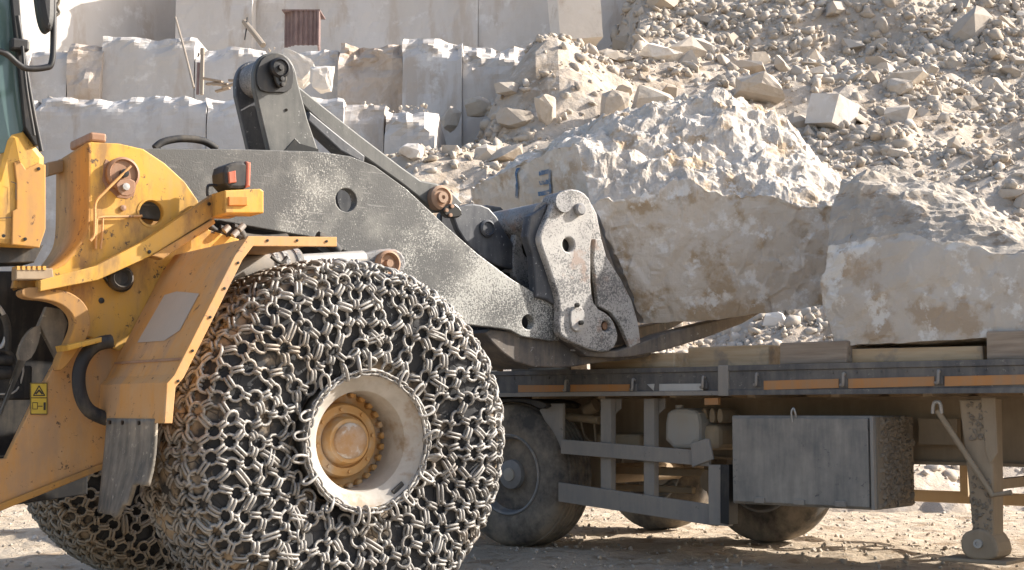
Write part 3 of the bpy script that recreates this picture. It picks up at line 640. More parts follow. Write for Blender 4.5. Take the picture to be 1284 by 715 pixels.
# ---------------- wheels
TPROF = [(0.335, -.30), (0.36, -.345), (0.44, -.395), (0.60, -.415), (0.70, -.42), (0.79, -.405), (0.85, -.375), (0.893, -.32), (0.908, -.22), (0.914, -.1)]
TPROF = TPROF + [(0.916, 0.0)] + [(r, -u) for r, u in TPROF[::-1]]
def chain_wheel(center, seed, detail):
    seg = 140
    prof = []
    P = TPROF
    for i in range(len(P) - 1):
        for k in range(4):
            t = k / 4; prof.append((P[i][0] * (1 - t) + P[i + 1][0] * t, P[i][1] * (1 - t) + P[i + 1][1] * t))
    prof.append(P[-1])
    m = MB(); m.lathe(prof, (0, 0, 0), seg)
    m.f = [f for f in m.f if len(f) == 4]; m.m = [0] * len(m.f)
    vs = []
    for (x, y, z) in m.v:
        r = math.hypot(x, z); p = Vector((x, y, z)); k = sstep(.43, .3, abs(y))
        d = 0.02 * k * fbm(p * 4.5 + Vector((seed, 0, 0)), 4) + 0.010 * fbm(p * 2.2, 2)
        q = 1 + d / max(r, .1); vs.append((x * q, y, z * q))
    m.v = vs
    ty = m.build('front_wheel', 'chain_tyre', ld, 60); ty.location = center; ty['label'] = 'muddy black loader tyre'
    rim = MB().lathe([(.358, -.375), (.368, -.380), (.374, -.370), (.374, -.33), (.365, -.285), (.355, -.27), (.355, .30), (.33, .30), (.285, .0), (.275, -.15), (.277, -.27), (.284, -.315), (.300, -.330), (.322, -.345), (.328, -.352), (.350, -.362)], (0, 0, 0), 72, True).build('rim', 'rim', ty, 35)
    RS, RO = .91, -.07
    hub = MB().lathe([(.335, -.02), (.305, -.025), (.298, -.07), (.252, -.075), (.222, -.07), (.216, -.125), (.205, -.14), (.160, -.145), (.152, -.125), (.145, -.125), (.140, -.17), (.126, -.192), (.0, -.20)], (0, 0, 0), 64).build('hub', 'hub', ty, 30)
    MB().lathe([(.105, -.18), (.103, -.212), (.085, -.23), (.04, -.236), (0.0, -.237)], (.0, 0, 0), 32).build('hub_cap', 'hub_cap', ty, 40)
    nut0 = None
    for k in range(26):
        a = 2 * math.pi * (k + .4) / 26
        if nut0 is None:
            nut0 = MB().lathe([(.0205, .0), (.0205, -.035), (.016, -.042), (0, -.043)], (0, 0, 0), 8).build('wheel_nut', 'hub', ty, 30); o = nut0
        else:
            o = nut0.copy(); col.objects.link(o)
        o.location = (.274 * math.cos(a), -.073, .274 * math.sin(a)); o.rotation_euler = (0, random.random(), 0)
    for k in range(8):
        a = 2 * math.pi * (k + .2) / 8
        MB().lathe([(.011, 0), (.011, -.012), (0, -.013)], (.182 * math.cos(a), -.143, .182 * math.sin(a)), 8).build('hub_bolt', 'hub', ty, 30)
    # lock ring clip
    MB().box((.340 * math.cos(-.9), -.362, .340 * math.sin(-.9)), (.085, .012, .03), Matrix.Rotation(math.pi / 2 + .9, 3, 'Y')).build('lock_ring_clip', 'black_metal', ty, None, .003)
    for ch in [x for x in col.objects if x.parent == ty]:
        q_ = RS if ch.name.startswith('rim') or ch.name.startswith('lock') else .90
        ch.location = (ch.location.x * q_, ch.location.y + RO, ch.location.z * q_); ch.scale = (q_, 1, q_)
    return ty
W0 = Vector((0, 0, WR)); W1 = Vector((0, 2.25, WR))
chain_wheel(W0, 1, True); chain_wheel(W1, 2, False)

# ---------------- tyre chains
pr = np.array(TPROF); 
off = []
for i in range(len(pr)):
    a = pr[max(i - 1, 0)]; b = pr[min(i + 1, len(pr) - 1)]; tn = (b - a) / np.linalg.norm(b - a); off.append(pr[i] + 0.014 * np.array([tn[1], -tn[0]]))
off = np.array(off); sl_ = np.concatenate([[0], np.cumsum(np.linalg.norm(np.diff(off, axis=0), axis=1))]); SL = sl_[-1]
def surf(s, ph):
    r = np.interp(s, sl_, off[:, 0]); u = np.interp(s, sl_, off[:, 1])
    r2 = np.interp(s + .02, sl_, off[:, 0]); u2 = np.interp(s + .02, sl_, off[:, 1]); r1 = np.interp(s - .02, sl_, off[:, 0]); u1 = np.interp(s - .02, sl_, off[:, 1])
    L_ = math.hypot(r2 - r1, u2 - u1) + 1e-9; nr, nu = (u2 - u1) / L_, -(r2 - r1) / L_
    c, s_ = math.cos(ph), math.sin(ph)
    return Vector((r * c, u, r * s_)), Vector((nr * c, nu, nr * s_)), float(r)
def torus_np(rx, ry, mn, ns=12, ms=6, sqz=1.0):
    V = []; Fc = []
    for i in range(ns):
        a = 2 * math.pi * i / ns; ca, sa = math.cos(a), math.sin(a)
        # stadium outline
        cx, cy = rx * math.copysign(abs(ca) ** sqz, ca), ry * math.copysign(abs(sa) ** sqz, sa)
        nx, ny = ca, sa
        for j in range(ms):
            b = 2 * math.pi * j / ms; V.append((cx + nx * mn * math.cos(b), cy + ny * mn * math.cos(b), mn * math.sin(b)))
    for i in range(ns):
        for j in range(ms): Fc.append((i * ms + j, ((i + 1) % ns) * ms + j, ((i + 1) % ns) * ms + (j + 1) % ms, i * ms + (j + 1) % ms))
    return np.array(V), np.array(Fc)
RING = torus_np(.0365, .0365, .0085, 12, 5)
# an upright double link: two parallel ovals, long axis x, standing in z
ov, of_ = torus_np(.034, .0170, .0078, 10, 5, .75)
ov = ov[:, [0, 2, 1]]
DBL = (np.concatenate([ov + np.array([0, .0100, 0]), ov - np.array([0, .0100, 0])]), np.concatenate([of_, of_ + len(ov)]))
OVAL = torus_np(.030, .016, .0062, 12, 6, .8)
def np_mesh(name, V, Fc, mat, smooth=True):
    me = bpy.data.meshes.new(name); me.vertices.add(len(V)); me.vertices.foreach_set('co', V.astype(np.float32).ravel())
    k = Fc.shape[1]; me.loops.add(Fc.size); me.loops.foreach_set('vertex_index', Fc.ravel().astype(np.int32)); me.polygons.add(len(Fc))
    me.polygons.foreach_set('loop_start', np.arange(0, Fc.size, k, dtype=np.int32)); me.update(calc_edges=True)
    me.polygons.foreach_set('use_smooth', [smooth] * len(Fc)); me.materials.append(M[mat]); return me
ME_RING = np_mesh('chain_ring', *RING, 'chain'); ME_DBL = np_mesh('chain_link', *DBL, 'chain')
def chain_elems(seed):
    rr = random.Random(seed); rows = []; s = 0.13; k = 0
    while s < SL - 0.42:
        r = np.interp(s, sl_, off[:, 0]); rows.append((s, 38 if r > .70 else (28 if r > .5 else 21), k)); s += 0.084; k += 1
    nodes_ = []
    for s, n, k in rows:
        lst = []
        for j in range(n):
            ph = 2 * math.pi * (j + .5 * (k % 2) + rr.gauss(0, .060)) / n; lst.append((s + rr.gauss(0, .007), ph))
        nodes_.append(lst)
    el = []
    def mat_of(p, x, n):
        x = (x - n * x.dot(n)).normalized(); y = n.cross(x); return Matrix(((x.x, y.x, n.x, p.x), (x.y, y.y, n.y, p.y), (x.z, y.z, n.z, p.z), (0, 0, 0, 1)))
    jit = lambda a: Matrix.Rotation(rr.gauss(0, a), 4, 'X') @ Matrix.Rotation(rr.gauss(0, a), 4, 'Y') @ Matrix.Rotation(rr.gauss(0, a), 4, 'Z')
    for ri, lst in enumerate(nodes_):
        for (s, ph) in lst:
            p, n, r = surf(s, ph); t = Vector((-math.sin(ph), 0, math.cos(ph)))
            sc_ = 1.12 if r > .86 else 1.0
            el.append(('ring', mat_of(p + n * .006, t, n) @ jit(.22) @ Matrix.Diagonal((sc_, sc_, sc_ * 1.1, 1)), p, n))
        if ri + 1 < len(nodes_):
            nx = nodes_[ri + 1]
            # join every ring of the denser row to its two nearest rings of the other row (net of diamonds)
            A, B = (lst, nx) if len(lst) >= len(nx) else (nx, lst)
            for (s, ph) in A:
                ds = sorted(B, key=lambda q: abs((q[1] - ph + math.pi) % (2 * math.pi) - math.pi))[:2 if len(A) == len(B) else (2 if rr.random() < .55 else 1)]
                pa, na, ra = surf(s, ph)
                for q in ds:
                    pb, nb, rb = surf(*q); d = pb - pa; L_ = d.length
                    n = (na + nb).normalized(); lx = max(.45, min(1.5, (L_ * .5 - .0265) / .034))
                    wd = 1.15 if ra > .86 else 1.0
                    el.append(('dbl', mat_of((pa + pb) * .5 + n * .010, d, n) @ jit(.13) @ Matrix.Diagonal((lx, wd, wd, 1)), (pa + pb) * .5, n))
    return el
def join_elems(el, name, parent, center):
    Vs = []; Fs = []; o = 0
    for kind, mt, p, n in el:
        v, f = RING if kind == 'ring' else DBL
        a = np.array(mt); Vs.append(v @ a[:3, :3].T + a[:3, 3]); Fs.append(f + o); o += len(v)
    ob = bpy.data.objects.new(name, np_mesh(name, np.concatenate(Vs), np.concatenate(Fs), 'chain')); col.objects.link(ob); ob.parent = parent; ob.location = center; return ob
def side_chain(name, r0, u, center, n=84):
    Vs = []; Fs = []; o = 0; v, f = OVAL
    for k in range(n):
        a = 2 * math.pi * k / n; rr_ = r0 + random.gauss(0, .003)
        p = Vector((rr_ * math.cos(a), u + random.gauss(0, .003), rr_ * math.sin(a))); t = Vector((-math.sin(a), 0, math.cos(a))); n_ = Vector((0, -1, 0))
        b = n_.cross(t); mt = np.array(((t.x, b.x, n_.x), (t.y, b.y, n_.y), (t.z, b.z, n_.z))) @ np.array((Matrix.Rotation(math.pi / 2 * (k % 2) + .6, 3, 'X') @ Matrix.Rotation(random.gauss(0, .12), 3, 'Z')))
        Vs.append(v @ mt.T + np.array(p)); Fs.append(f + o); o += len(v)
    # hooks from the rim chain to the net
    hv, hf = torus_np(.045, .022, .0085, 12, 6, .8)
    for k in range(19):
        a = 2 * math.pi * (k + .25) / 19 + random.gauss(0, .07); rr_ = r0 + .035 + random.gauss(0, .008)
        p = Vector((rr_ * math.cos(a), u - .008, rr_ * math.sin(a))); x = Vector((math.cos(a), 0, math.sin(a))); n_ = Vector((0, -1, 0)); b = n_.cross(x)
        mt = np.array(((x.x, b.x, n_.x), (x.y, b.y, n_.y), (x.z, b.z, n_.z))) @ np.array(Matrix.Rotation(random.choice((0.5, 1.2, -.6, 1.5)), 3, 'X') @ Matrix.Rotation(random.gauss(0, .5), 3, 'Z'))
        Vs.append(hv @ mt.T + np.array(p)); Fs.append(hf + o); o += len(hv)
    ob = bpy.data.objects.new(name, np_mesh(name, np.concatenate(Vs), np.concatenate(Fs), 'chain')); col.objects.link(ob); ob.parent = ld; ob.location = center; return ob
tc = side_chain('tyre_chain', .35, -.465, W0); tc['label'] = 'pale steel ring and link chain wrapped over the near tyre'
el = chain_elems(4)
camL = Matrix.Rotation(-LA, 3, 'Z') @ (CAM - LO) - W0     # camera seen from the wheel centre
def show(e):
    v = (camL - e[2]).normalized(); f = v.dot(e[3])
    w_ = LO + Matrix.Rotation(LA, 3, 'Z') @ (e[2] + W0)
    q = w_ - CAM; py = IH / 2 - FPX * (q.dot(_u) / q.dot(_f))
    return f - (5 if py > 712 else 0)
el.sort(key=show, reverse=True)
for kind, mt, p, n in el[:300]:
    o = bpy.data.objects.new('chain_ring' if kind == 'ring' else 'chain_link', ME_RING if kind == 'ring' else ME_DBL); col.objects.link(o); o.parent = tc; o.matrix_basis = mt
cm = join_elems(el[300:], 'chain_net', tc, (0, 0, 0)); cm['kind'] = 'stuff'
el2 = [e for e in chain_elems(9) if e[2].x < .3 and e[2].y < .36]
fc = join_elems(el2, 'tyre_chain', ld, W1); fc.data.materials[0] = M['chain_mud_shade']; fc['kind'] = 'stuff'; fc['label'] = 'shaded chain net on the far front tyre'
# caked mud sitting on the tread between the links
for k, (ph, u_, s) in enumerate(((2.86, .08, .13), (2.62, .15, .11), (3.08, .12, .14), (3.25, .0, .11), (3.35, -.1, .10), (2.4, .05, .10), (2.2, .1, .09), (3.6, .1, .1), (2.98, -.12, .10), (2.0, .12, .09))):
    bm = bmesh.new(); bmesh.ops.create_icosphere(bm, subdivisions=3, radius=1)
    c0 = Vector((.915 * math.cos(ph), u_, .915 * math.sin(ph))); n0 = Vector((math.cos(ph), 0, math.sin(ph))); t0 = Vector((-math.sin(ph), 0, math.cos(ph)))
    for v in bm.verts:
        q = v.co.copy(); q *= 1 + .3 * fbm(q * 1.6 + Vector((k, 0, 0)), 3)
        v.co = c0 + t0 * q.x * s * 1.3 + Vector((0, 1, 0)) * q.y * s * 1.2 + n0 * q.z * .045
    me = bpy.data.meshes.new('mud_clod'); bm.to_mesh(me); bm.free(); me.materials.append(M['chain_tyre']); me.polygons.foreach_set('use_smooth', [True] * len(me.polygons))
    o = bpy.data.objects.new('mud_clod', me); col.objects.link(o); o.parent = ld; o.location = W0

# ---------------- front frame (tower)
UT = .50
tw_pts = [(113, 178), (150, 180), (180, 187), (207, 205), (232, 228), (248, 251), (262, 288), (300, 300), (300, 330), (240, 350), (190, 400), (150, 440), (140, 436), (128, 427), (108, 422), (104, 398), (94, 377), (70, 364), (16, 361), (18, 351), (50, 346), (80, 332), (103, 306), (112, 285)]
hole = circ(LF.p(190, 267, UT), pxr(14.5, 0), 28)
ff = MB().plate(lp(tw_pts, UT), UT, UT + .045, [hole]).build('front_frame', 'yellow', ld)
MB().lathe([(pxr(15.5, 0), UT - .004), (pxr(18, 0), UT - .004), (pxr(18, 0), UT + .01), (pxr(15.5, 0), UT + .01)], (LF.p(190, 267, UT)[0], 0, LF.p(190, 267, UT)[1]), 32, True).build('hole_collar', 'yellow', ff, 30)
c = LF.p(190, 267, UT); MB().plate(circ(c, pxr(15, 0), 24), UT + .13, UT + .14).build('hole_back_plate', 'rust_shade_yellow', ff)
# rear wall of the tower: a sheet curving out towards the articulation
rp = lp([(113, 179), (113, 240), (112, 285), (103, 306), (80, 332), (52, 346)], UT)
m = MB(); rp_s = chaikin(rp, 2, False); th_ = .03
vs = []
for (a, z) in rp_s: vs += [(a, UT + .001, z), (a, UT + .52, z - .03)]
m.add(vs, [(2 * i, 2 * i + 1, 2 * i + 3, 2 * i + 2) for i in range(len(rp_s) - 1)])
o = m.build('tower_rear_wall', 'rust_shade_yellow', ff, 50); sm = o.modifiers.new('s', 'SOLIDIFY'); sm.thickness = .03; sm.offset = 0
MB().box((LF.p(108, 176, UT + .2)[0] + .01, UT + .2, LF.p(108, 178, UT + .2)[1]), (.09, .34, .05)).build('tower_cap', 'rust_pin', ff, None, .012)
# far inner plate of the tower pair
MB().plate([(a, z - .02) for a, z in lp([(113, 178), (150, 180), (180, 187), (207, 205), (232, 228), (248, 251), (262, 288), (262, 320), (113, 320)], UT)], UT + .50, UT + .54).build('inner_frame_plate', 'rust_shade_yellow', ff)
# big pivot pin with grease stain
c = LF.p(152, 219, UT); cc = (c[0], 0, c[1])
st = [(c[0] + (pxr(27, 0) * (.85 + .3 * noise.noise(Vector((math.cos(k * .3), math.sin(k * .3), 2.2)) * 2.1))) * math.cos(k * .3), c[1] - .02 + pxr(27, 0) * (.95 + .35 * noise.noise(Vector((math.cos(k * .3), math.sin(k * .3), 5.2)) * 2.4)) * math.sin(k * .3)) for k in range(21)]
MB().plate(st, UT - .003, UT + .01, bev=.001).build('grease_stain', 'rust_pin', ff)
pin = MB().lathe([(pxr(20, 0), UT), (pxr(20, 0), UT - .035), (pxr(17, 0), UT - .045), (pxr(15.5, 0), UT - .03), (0, UT - .032)], cc, 32).build('pivot_pin', 'rust_pin', ff, 35)
MB().lathe([(pxr(5, 0), UT - .03), (pxr(5, 0), UT - .06), (0, UT - .062)], cc, 12).build('pin_bolt', 'grease', pin, 30)
lc = LF.p(153, 236, UT); MB().plate(chaikin(lp([(140, 228), (165, 225), (166, 240), (158, 248), (146, 246)], UT), 1), UT - .05, UT - .036).build('lock_plate', 'rust_pin', pin)
MB().lathe([(.02, UT - .05), (.02, UT - .068), (0, UT - .07)], (lc[0], 0, lc[1]), 8).build('lock_bolt', 'steel', pin, 30)
def wire(pts, u, r, name, mat, parent):
    P3 = [LF.p3(x, y, u) for x, y in pts]; return MB().tube(spline(P3, 5), r, 8).build(name, mat, parent, 60)
wire([(164, 208), (150, 222), (132, 240), (120, 254), (119, 275), (118, 295), (113, 302)], UT - .055, .008, 'grease_line', 'tan_yellow', ff)
wire([(178, 271), (150, 272), (125, 273), (121, 280), (120, 312)], UT - .02, .007, 'grease_line', 'tan_yellow', ff)
wire([(129, 274), (128, 295), (126, 312)], UT - .02, .006, 'grease_line', 'tan_yellow', ff)
c = LF.p(154, 261, UT); MB().lathe([(.016, UT + .005), (.016, UT - .012), (0, UT - .016)], (c[0], 0, c[1]), 10).build('frame_bolt', 'rust_pin', ff, 30)
c = LF.p(127, 377, UT); MB().lathe([(.016, UT + .005), (.016, UT - .004), (0, UT - .005)], (c[0], 0, c[1]), 10).build('frame_bolt', 'grease', ff, 30)
# greasy socket
c = LF.p(147, 350, UT)
so = MB().plate(chaikin(lp([(121, 333), (150, 331), (166, 340), (166, 360), (152, 369), (134, 360)], UT), 2), UT - .03, UT + .005, bev=.01).build('pin_boss', 'grease', ff)
MB().lathe([(pxr(14, 0), UT - .02), (pxr(14, 0), UT - .075), (pxr(11, 0), UT - .09), (pxr(8, 0), UT - .06), (0, UT - .06)], (c[0], 0, c[1]), 24).build('boss_pin', 'rubber', so, 35)
# curved lower web under the tower and its lit lower flange
MB().plate(lp([(75, 434), (118, 424), (118, 430), (77, 441)], .42), .30, .5).build('flange', 'yellow', ff)
bw = chaikin(lp([(18, 361), (70, 364), (95, 378), (105, 398), (103, 420), (90, 440), (66, 470), (62, 455), (78, 428), (86, 405), (76, 388), (55, 378), (18, 376)], .52), 2)
MB().plate(bw, .40, .50).build('articulation_web', 'rust_shade_yellow', ff)
be = MB().plate(lp([(-160, 700), (133, 583), (160, 560), (160, 425), (108, 425), (72, 452), (45, 500), (8, 575), (-160, 590)], .56), .56, .62).build('belly_plate', 'tan_yellow', ff)
MB().plate(lp([(-160, 706), (133, 587), (133, 579), (-160, 695)], .545), .535, .75).build('belly_lip', 'rust_shade_yellow', ff)
MB().plate(lp([(57, 385), (76, 388), (84, 405), (72, 452), (45, 500), (10, 572), (-160, 590), (-160, 545), (-10, 540)], .66), .64, .69, [chaikin(lp([(50, 410), (40, 412), (28, 428), (22, 450), (34, 452), (44, 436)], .66), 1)]).build('hitch_plate', 'flap', ff)
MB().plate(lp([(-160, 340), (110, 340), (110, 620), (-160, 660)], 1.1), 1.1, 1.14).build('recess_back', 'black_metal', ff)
# pipes and valve bodies in the recess
for k, (pts, r) in enumerate((([(-30, 440), (10, 441), (20, 470), (26, 490)], .014), ([(-30, 492), (15, 493), (28, 470), (27, 455)], .012), ([(4, 395), (9, 410), (9, 440)], .02), ([(-20, 470), (12, 468)], .035), ([(-25, 452), (14, 452)], .028), ([(-4, 382), (6, 398), (7, 425), (-6, 445)], .012))):
    wire(pts, .8, r, 'hydraulic_pipe', 'steel' if k in (1, 5) else 'rubber', ff)
MB().box(LF.p3(0, 480, .85), (.3, .12, .18)).build('valve_body', 'black_metal', ff, None, .01)
# step rungs
stp = MB().plate(lp([(14, 338), (60, 338), (62, 352), (14, 352)], .48), .40, .48).build('step', 'trailer_brown', ff)
for k in range(6): MB().box(LF.p3(20 + 6.5 * k, 337, .44), (.015, .09, .02)).build('grip_tooth', 'yellow', stp)
# hose
wire([(140, 428), (122, 432), (107, 446), (99, 468), (101, 495), (112, 515), (135, 526)], .38, .036, 'hose', 'rubber', ff)
wire([(194, 186), (205, 178), (228, 174), (255, 177), (272, 187)], .95, .022, 'hose', 'rubber', ff)
# sticker
sk = MB().plate(lp([(38, 480), (59.5, 480), (59.5, 520), (38, 520)], .555), .55, .559, bev=.001).build('warning_sticker', 'sticker', ff); sk['label'] = 'yellow warning sticker with a triangle'
def strip(pts, u, wpx, name, parent, closed=False, mat='ink'):
    P_ = lp(pts, u); m = MB(); n = len(P_)
    for i in range(n if closed else n - 1):
        a, b = Vector((*P_[i],)), Vector((*P_[(i + 1) % n],)); d = (b - a).normalized(); s_ = Vector((-d.y, d.x)) * wpx / 2 * 8 / FPX; a -= d * .0015; b += d * .0015
        m.add([(q.x, u, q.y) for q in (a + s_, b + s_, b - s_, a - s_)], [(0, 1, 2, 3)])
    return m.build(name, mat, parent)
strip([(38.6, 480.6), (59, 480.6), (59, 519.4), (38.6, 519.4)], .5482, .9, 'sticker_border', sk, True)
strip([(38.6, 499), (59, 499)], .548, .9, 'sticker_divider', sk)
strip([(49, 484), (56, 496), (42, 496)], .5478, 1.2, 'sticker_triangle', sk, True)
strip([(45, 494), (49, 489.5), (53, 494)], .5478, 1.8, 'sticker_figure', sk)
strip([(41, 505), (47, 505), (47, 513), (41, 513)], .5478, .7, 'sticker_box', sk, True)
strip([(48, 509.5), (53, 509.5)], .5477, 1.0, 'sticker_arrow', sk)
strip([(56, 505), (56, 514)], .5477, 2.6, 'sticker_figure', sk)

# ---------------- cab corner at the left
UC = .35
gl = MB().plate(lp([(-160, -40), (8, -40), (31, 158), (18, 190), (-160, 215)], UC), UC, UC + .015).build('cab_window', 'glass', ld)
pl = MB().plate(lp([(8, -40), (20, -40), (26, 40), (50, 182), (42, 184), (29, 160)], UC), UC - .03, UC + .06).build('cab_pillar', 'black_metal', ld)
wire([(22, 20), (30, 70), (40, 130), (52, 190)], UC - .06, .012, 'grab_rail', 'black_metal', pl)
wire([(28, 58), (33, 110), (43, 170)], UC - .1, .008, 'cable', 'black_metal', pl)
MB().box(LF.p3(24, 57, UC - .06), (.09, .06, .06)).build('rail_clamp', 'black_metal', pl, None, .012)
mr = wire([(-40, 60), (2, 65), (22, 80), (34, 86), (56, 85), (65, 78), (67, 40), (67, -40)], UC - .35, .0155, 'mirror_bracket', 'black_metal', ld)
MB().plate(chaikin(lp([(36, -40), (60, -40), (62, 10), (61, 36), (55, 47), (46, 40), (40, 10)], UC - .34), 2), UC - .45, UC - .34, bev=.03).build('mirror', 'black_metal', mr)
wire([(73, -30), (74, 0), (71, 8), (74, 16), (69, 20)], UC - .34, .008, 'cable', 'flap', mr)
cp = MB().plate(lp([(-160, 240), (-5, 222), (8, 175), (14, 167), (30, 163), (57, 196), (57, 288), (50, 309), (-160, 300)], .34), .34, .62, bev=.03).build('cab_panel', 'yellow', ld)
MB().plate(lp([(17, 204), (24, 201), (32, 212), (48, 204), (57, 207), (57, 288), (49, 311), (14, 307), (15, 265), (20, 262), (20, 230)], .332), .326, .345, bev=.006).build('panel_shade', 'rust_shade_yellow', cp)  # the cab panel's shaded area, drawn as a darker thin plate
strip([(-10, 274), (14, 273)], .3305, .9, 'panel_joint', cp)
strip([(20, 250), (20, 230), (14, 228)], .3245, .9, 'panel_joint', cp)
for x, y in ((4, 296), (31, 300), (48, 212)):
    c = LF.p(x, y, .33); MB().lathe([(.009, .325), (.009, .3205), (0, .32)], (c[0], 0, c[1]), 8).build('panel_bolt', 'grease', cp, 30)
MB().plate(lp([(-160, 300), (52, 308), (40, 330), (-160, 335)], .5), .46, .7).build('cab_mount', 'black_metal', cp)
MB().plate(lp([(57, 205), (82, 200), (82, 215), (57, 222)], .95), .9, 1.0).build('valve_cover', 'trailer_brown', ff)

# ---------------- light bracket
UB = .40
br = MB().plate(lp([(48, 352), (118, 334), (180, 302), (264, 246), (268, 243), (292, 241), (292, 273), (266, 273), (262, 275), (186, 322), (120, 352), (48, 366)], UB), UB - .03, UB + .06, bev=.004).build('light_bracket', 'yellow', ld)
MB().plate(lp([(264, 275), (266, 281), (200, 326), (186, 322)], UB), UB - .05, UB + .03).build('bracket_flange', 'rust_shade_yellow', br)
bx = MB().plate(lp([(268, 243), (312, 241), (316, 244), (316, 271), (268, 271)], UB - .05), UB - .20, UB - .02, bev=.006).build('lamp_box', 'yellow', br)
MB().plate(lp([(286, 247), (309, 247), (309, 258), (286, 258)], UB - .202), UB - .215, UB - .19, bev=.003).build('side_marker', 'orange_lens', br)
c = LF.p(262, 256, UB - .03); MB().lathe([(.01, UB - .03), (.01, UB - .036), (0, UB - .037)], (c[0], 0, c[1]), 10).build('bracket_bolt', 'grease', br, 30)
c = LF.p(187, 316, UB - .03); MB().lathe([(.01, UB - .03), (.01, UB - .036), (0, UB - .037)], (c[0], 0, c[1]), 10).build('bracket_bolt', 'grease', br, 30)
hl = MB().plate(chaikin(lp([(271, 212), (282, 206), (298, 205), (304, 210), (303, 236), (296, 241), (273, 239)], UB - .1), 1), UB - .2, UB - .02, bev=.02).build('head_lamp', 'black_metal', br)
MB().plate(lp([(299, 205.5), (305, 207), (304, 237), (298, 239)], UB - .1), UB - .205, UB - .015, bev=.01).build('lamp_lens', 'red_lens', br)
MB().plate(lp([(286, 216), (295, 214), (296, 229), (287, 230)], UB - .205), UB - .212, UB - .19, bev=.004).build('side_lens', 'red_lens', br)
wire([(260, 246), (261, 233), (272, 233)], UB - .1, .008, 'lamp_stalk', 'black_metal', br)

# ---------------- fender and mudflap
u0, u1 = -.47, .47
near = lp([(421, 300), (312, 300), (297, 322), (222, 470), (213, 480), (210, 531)], u0)
tk = .03
def fender_sheet(pr_, ua, ub, name, mat, parent, sol=.012):
    vs = []
    for (a, z) in pr_: vs += [(a, ua, z), (a, ub, z)]
    o = MB().add(vs, [(2 * i, 2 * i + 1, 2 * i + 3, 2 * i + 2) for i in range(len(pr_) - 1)]).build(name, mat, parent)
    s_ = o.modifiers.new('s', 'SOLIDIFY'); s_.thickness = sol; s_.offset = 0; return o
fe = fender_sheet(near, u0, u1, 'fender', 'tan_yellow', ld)
# edge lip: an angle running along the near edge
lip_out = lp([(421, 297.5), (310, 296.5), (293, 321), (217, 471), (208, 481), (205, 531)], u0)
lip_in = lp([(215, 531), (219, 486), (229, 474), (303, 326), (316, 309), (421, 309.5)], u0)
MB().plate(lip_out + lip_in, u0 - .012, u0 + .012, bev=.003).build('fender_lip', 'tan_yellow', fe)
for x, y in ((334, 302), (371, 302), (408, 303), (297, 330), (280, 362), (262, 398), (240, 440), (222, 478)):
    c = LF.p(x, y, u0); MB().lathe([(.007, u0 - .012), (.007, u0 - .017), (0, u0 - .018)], (c[0], 0, c[1]), 8).build('lip_bolt', 'grease', fe, 30)
# pale bare patch on the sloping sheet, and the weld seam
def on_fender(i, t, f):   # segment i, position t along it, fraction f across
    a = Vector(near[i]); b = Vector(near[i + 1]); q = a.lerp(b, t); d = (b - a).normalized(); nrm = Vector((d.y, -d.x)); nrm = nrm if nrm.x < 0 else -nrm
    q = q + nrm * .0085; return (q.x, u0 + (u1 - u0) * f, q.y)
MB().add([on_fender(2, .30, .24), on_fender(2, .24, .60), on_fender(2, .255, .76), on_fender(2, .69, .80), on_fender(2, .70, .40), on_fender(2, .62, .25)], [(0, 1, 2, 3, 4, 5)]).build('bare_patch', 'grey_patch', fe)
MB().beam(on_fender(2, .875, .02), on_fender(2, .87, .98), .012, .012).build('weld_seam', 'rust_pin', fe)
fl0 = lp([(210, 522), (206, 560), (197, 633)], u0)
a0 = Vector(near[-1]); 
vs = []; fsx = []
nu, nv = 14, 16
for j in range(nv + 1):
    t = j / nv
    for i in range(nu + 1):
        f = i / nu; drop = .60 * (1 - .20 * f) if True else 0
        jag = -.10 * (1 if f < .30 else 0) + .02 * noise.noise(Vector((f * 9, 1, 1)))
        z = a0.y + .02 - t * (.47 - .06 * f * 0 + (.0 if f > .42 else -.06 - .1 * (f < .22)) + .02 * noise.noise(Vector((f * 11, 3, 1))))
        a = a0.x - .01 - .05 * t * t + .02 * math.sin(f * 5 + t * 2) * t
        vs.append((a, u0 + .02 + .78 * (0.16 + .84 * f) - .10 * t * (1 - f) * 0, z))
fsx = [(j * (nu + 1) + i, j * (nu + 1) + i + 1, (j + 1) * (nu + 1) + i + 1, (j + 1) * (nu + 1) + i) for j in range(nv) for i in range(nu)]
o = MB().add(vs, fsx).build('mudflap', 'flap', ld, 50); s_ = o.modifiers.new('s', 'SOLIDIFY'); s_.thickness = .02
for f in (.25, .5, .7): MB().lathe([(.011, 0), (.011, -.01), (0, -.011)], (0, 0, 0), 8).build('flap_bolt', 'grease', o).matrix_local = Matrix.Translation((a0.x - .03, u0 + .9 * f + .05, a0.y + .0)) @ Matrix.Rotation(-math.pi / 2, 4, 'Z')

# ---------------- lift cylinder under the arm
cy = MB()
p0 = LF.p3(255, 348, .40); p1 = LF.p3(374, 330, .40)
lc_ = MB().tube([p0, p1], pxr(19, 0), 24).build('lift_cylinder', 'trailer_grey', ld, 40)
dd = (p1 - p0)
for t in (.70, .80, .93):
    MB().tube([p0 + dd * t, p0 + dd * (t + .045)], pxr(20.6, 0), 24).build('cylinder_band', 'coupler_pale', lc_, 40)
MB().tube([p1, LF.p3(455, 325, .42)], .05, 16).build('piston_rod', 'steel', lc_, 40)
wire([(340, 322), (352, 330), (360, 322)], .25, .01, 'hose_clip', 'rubber', lc_)
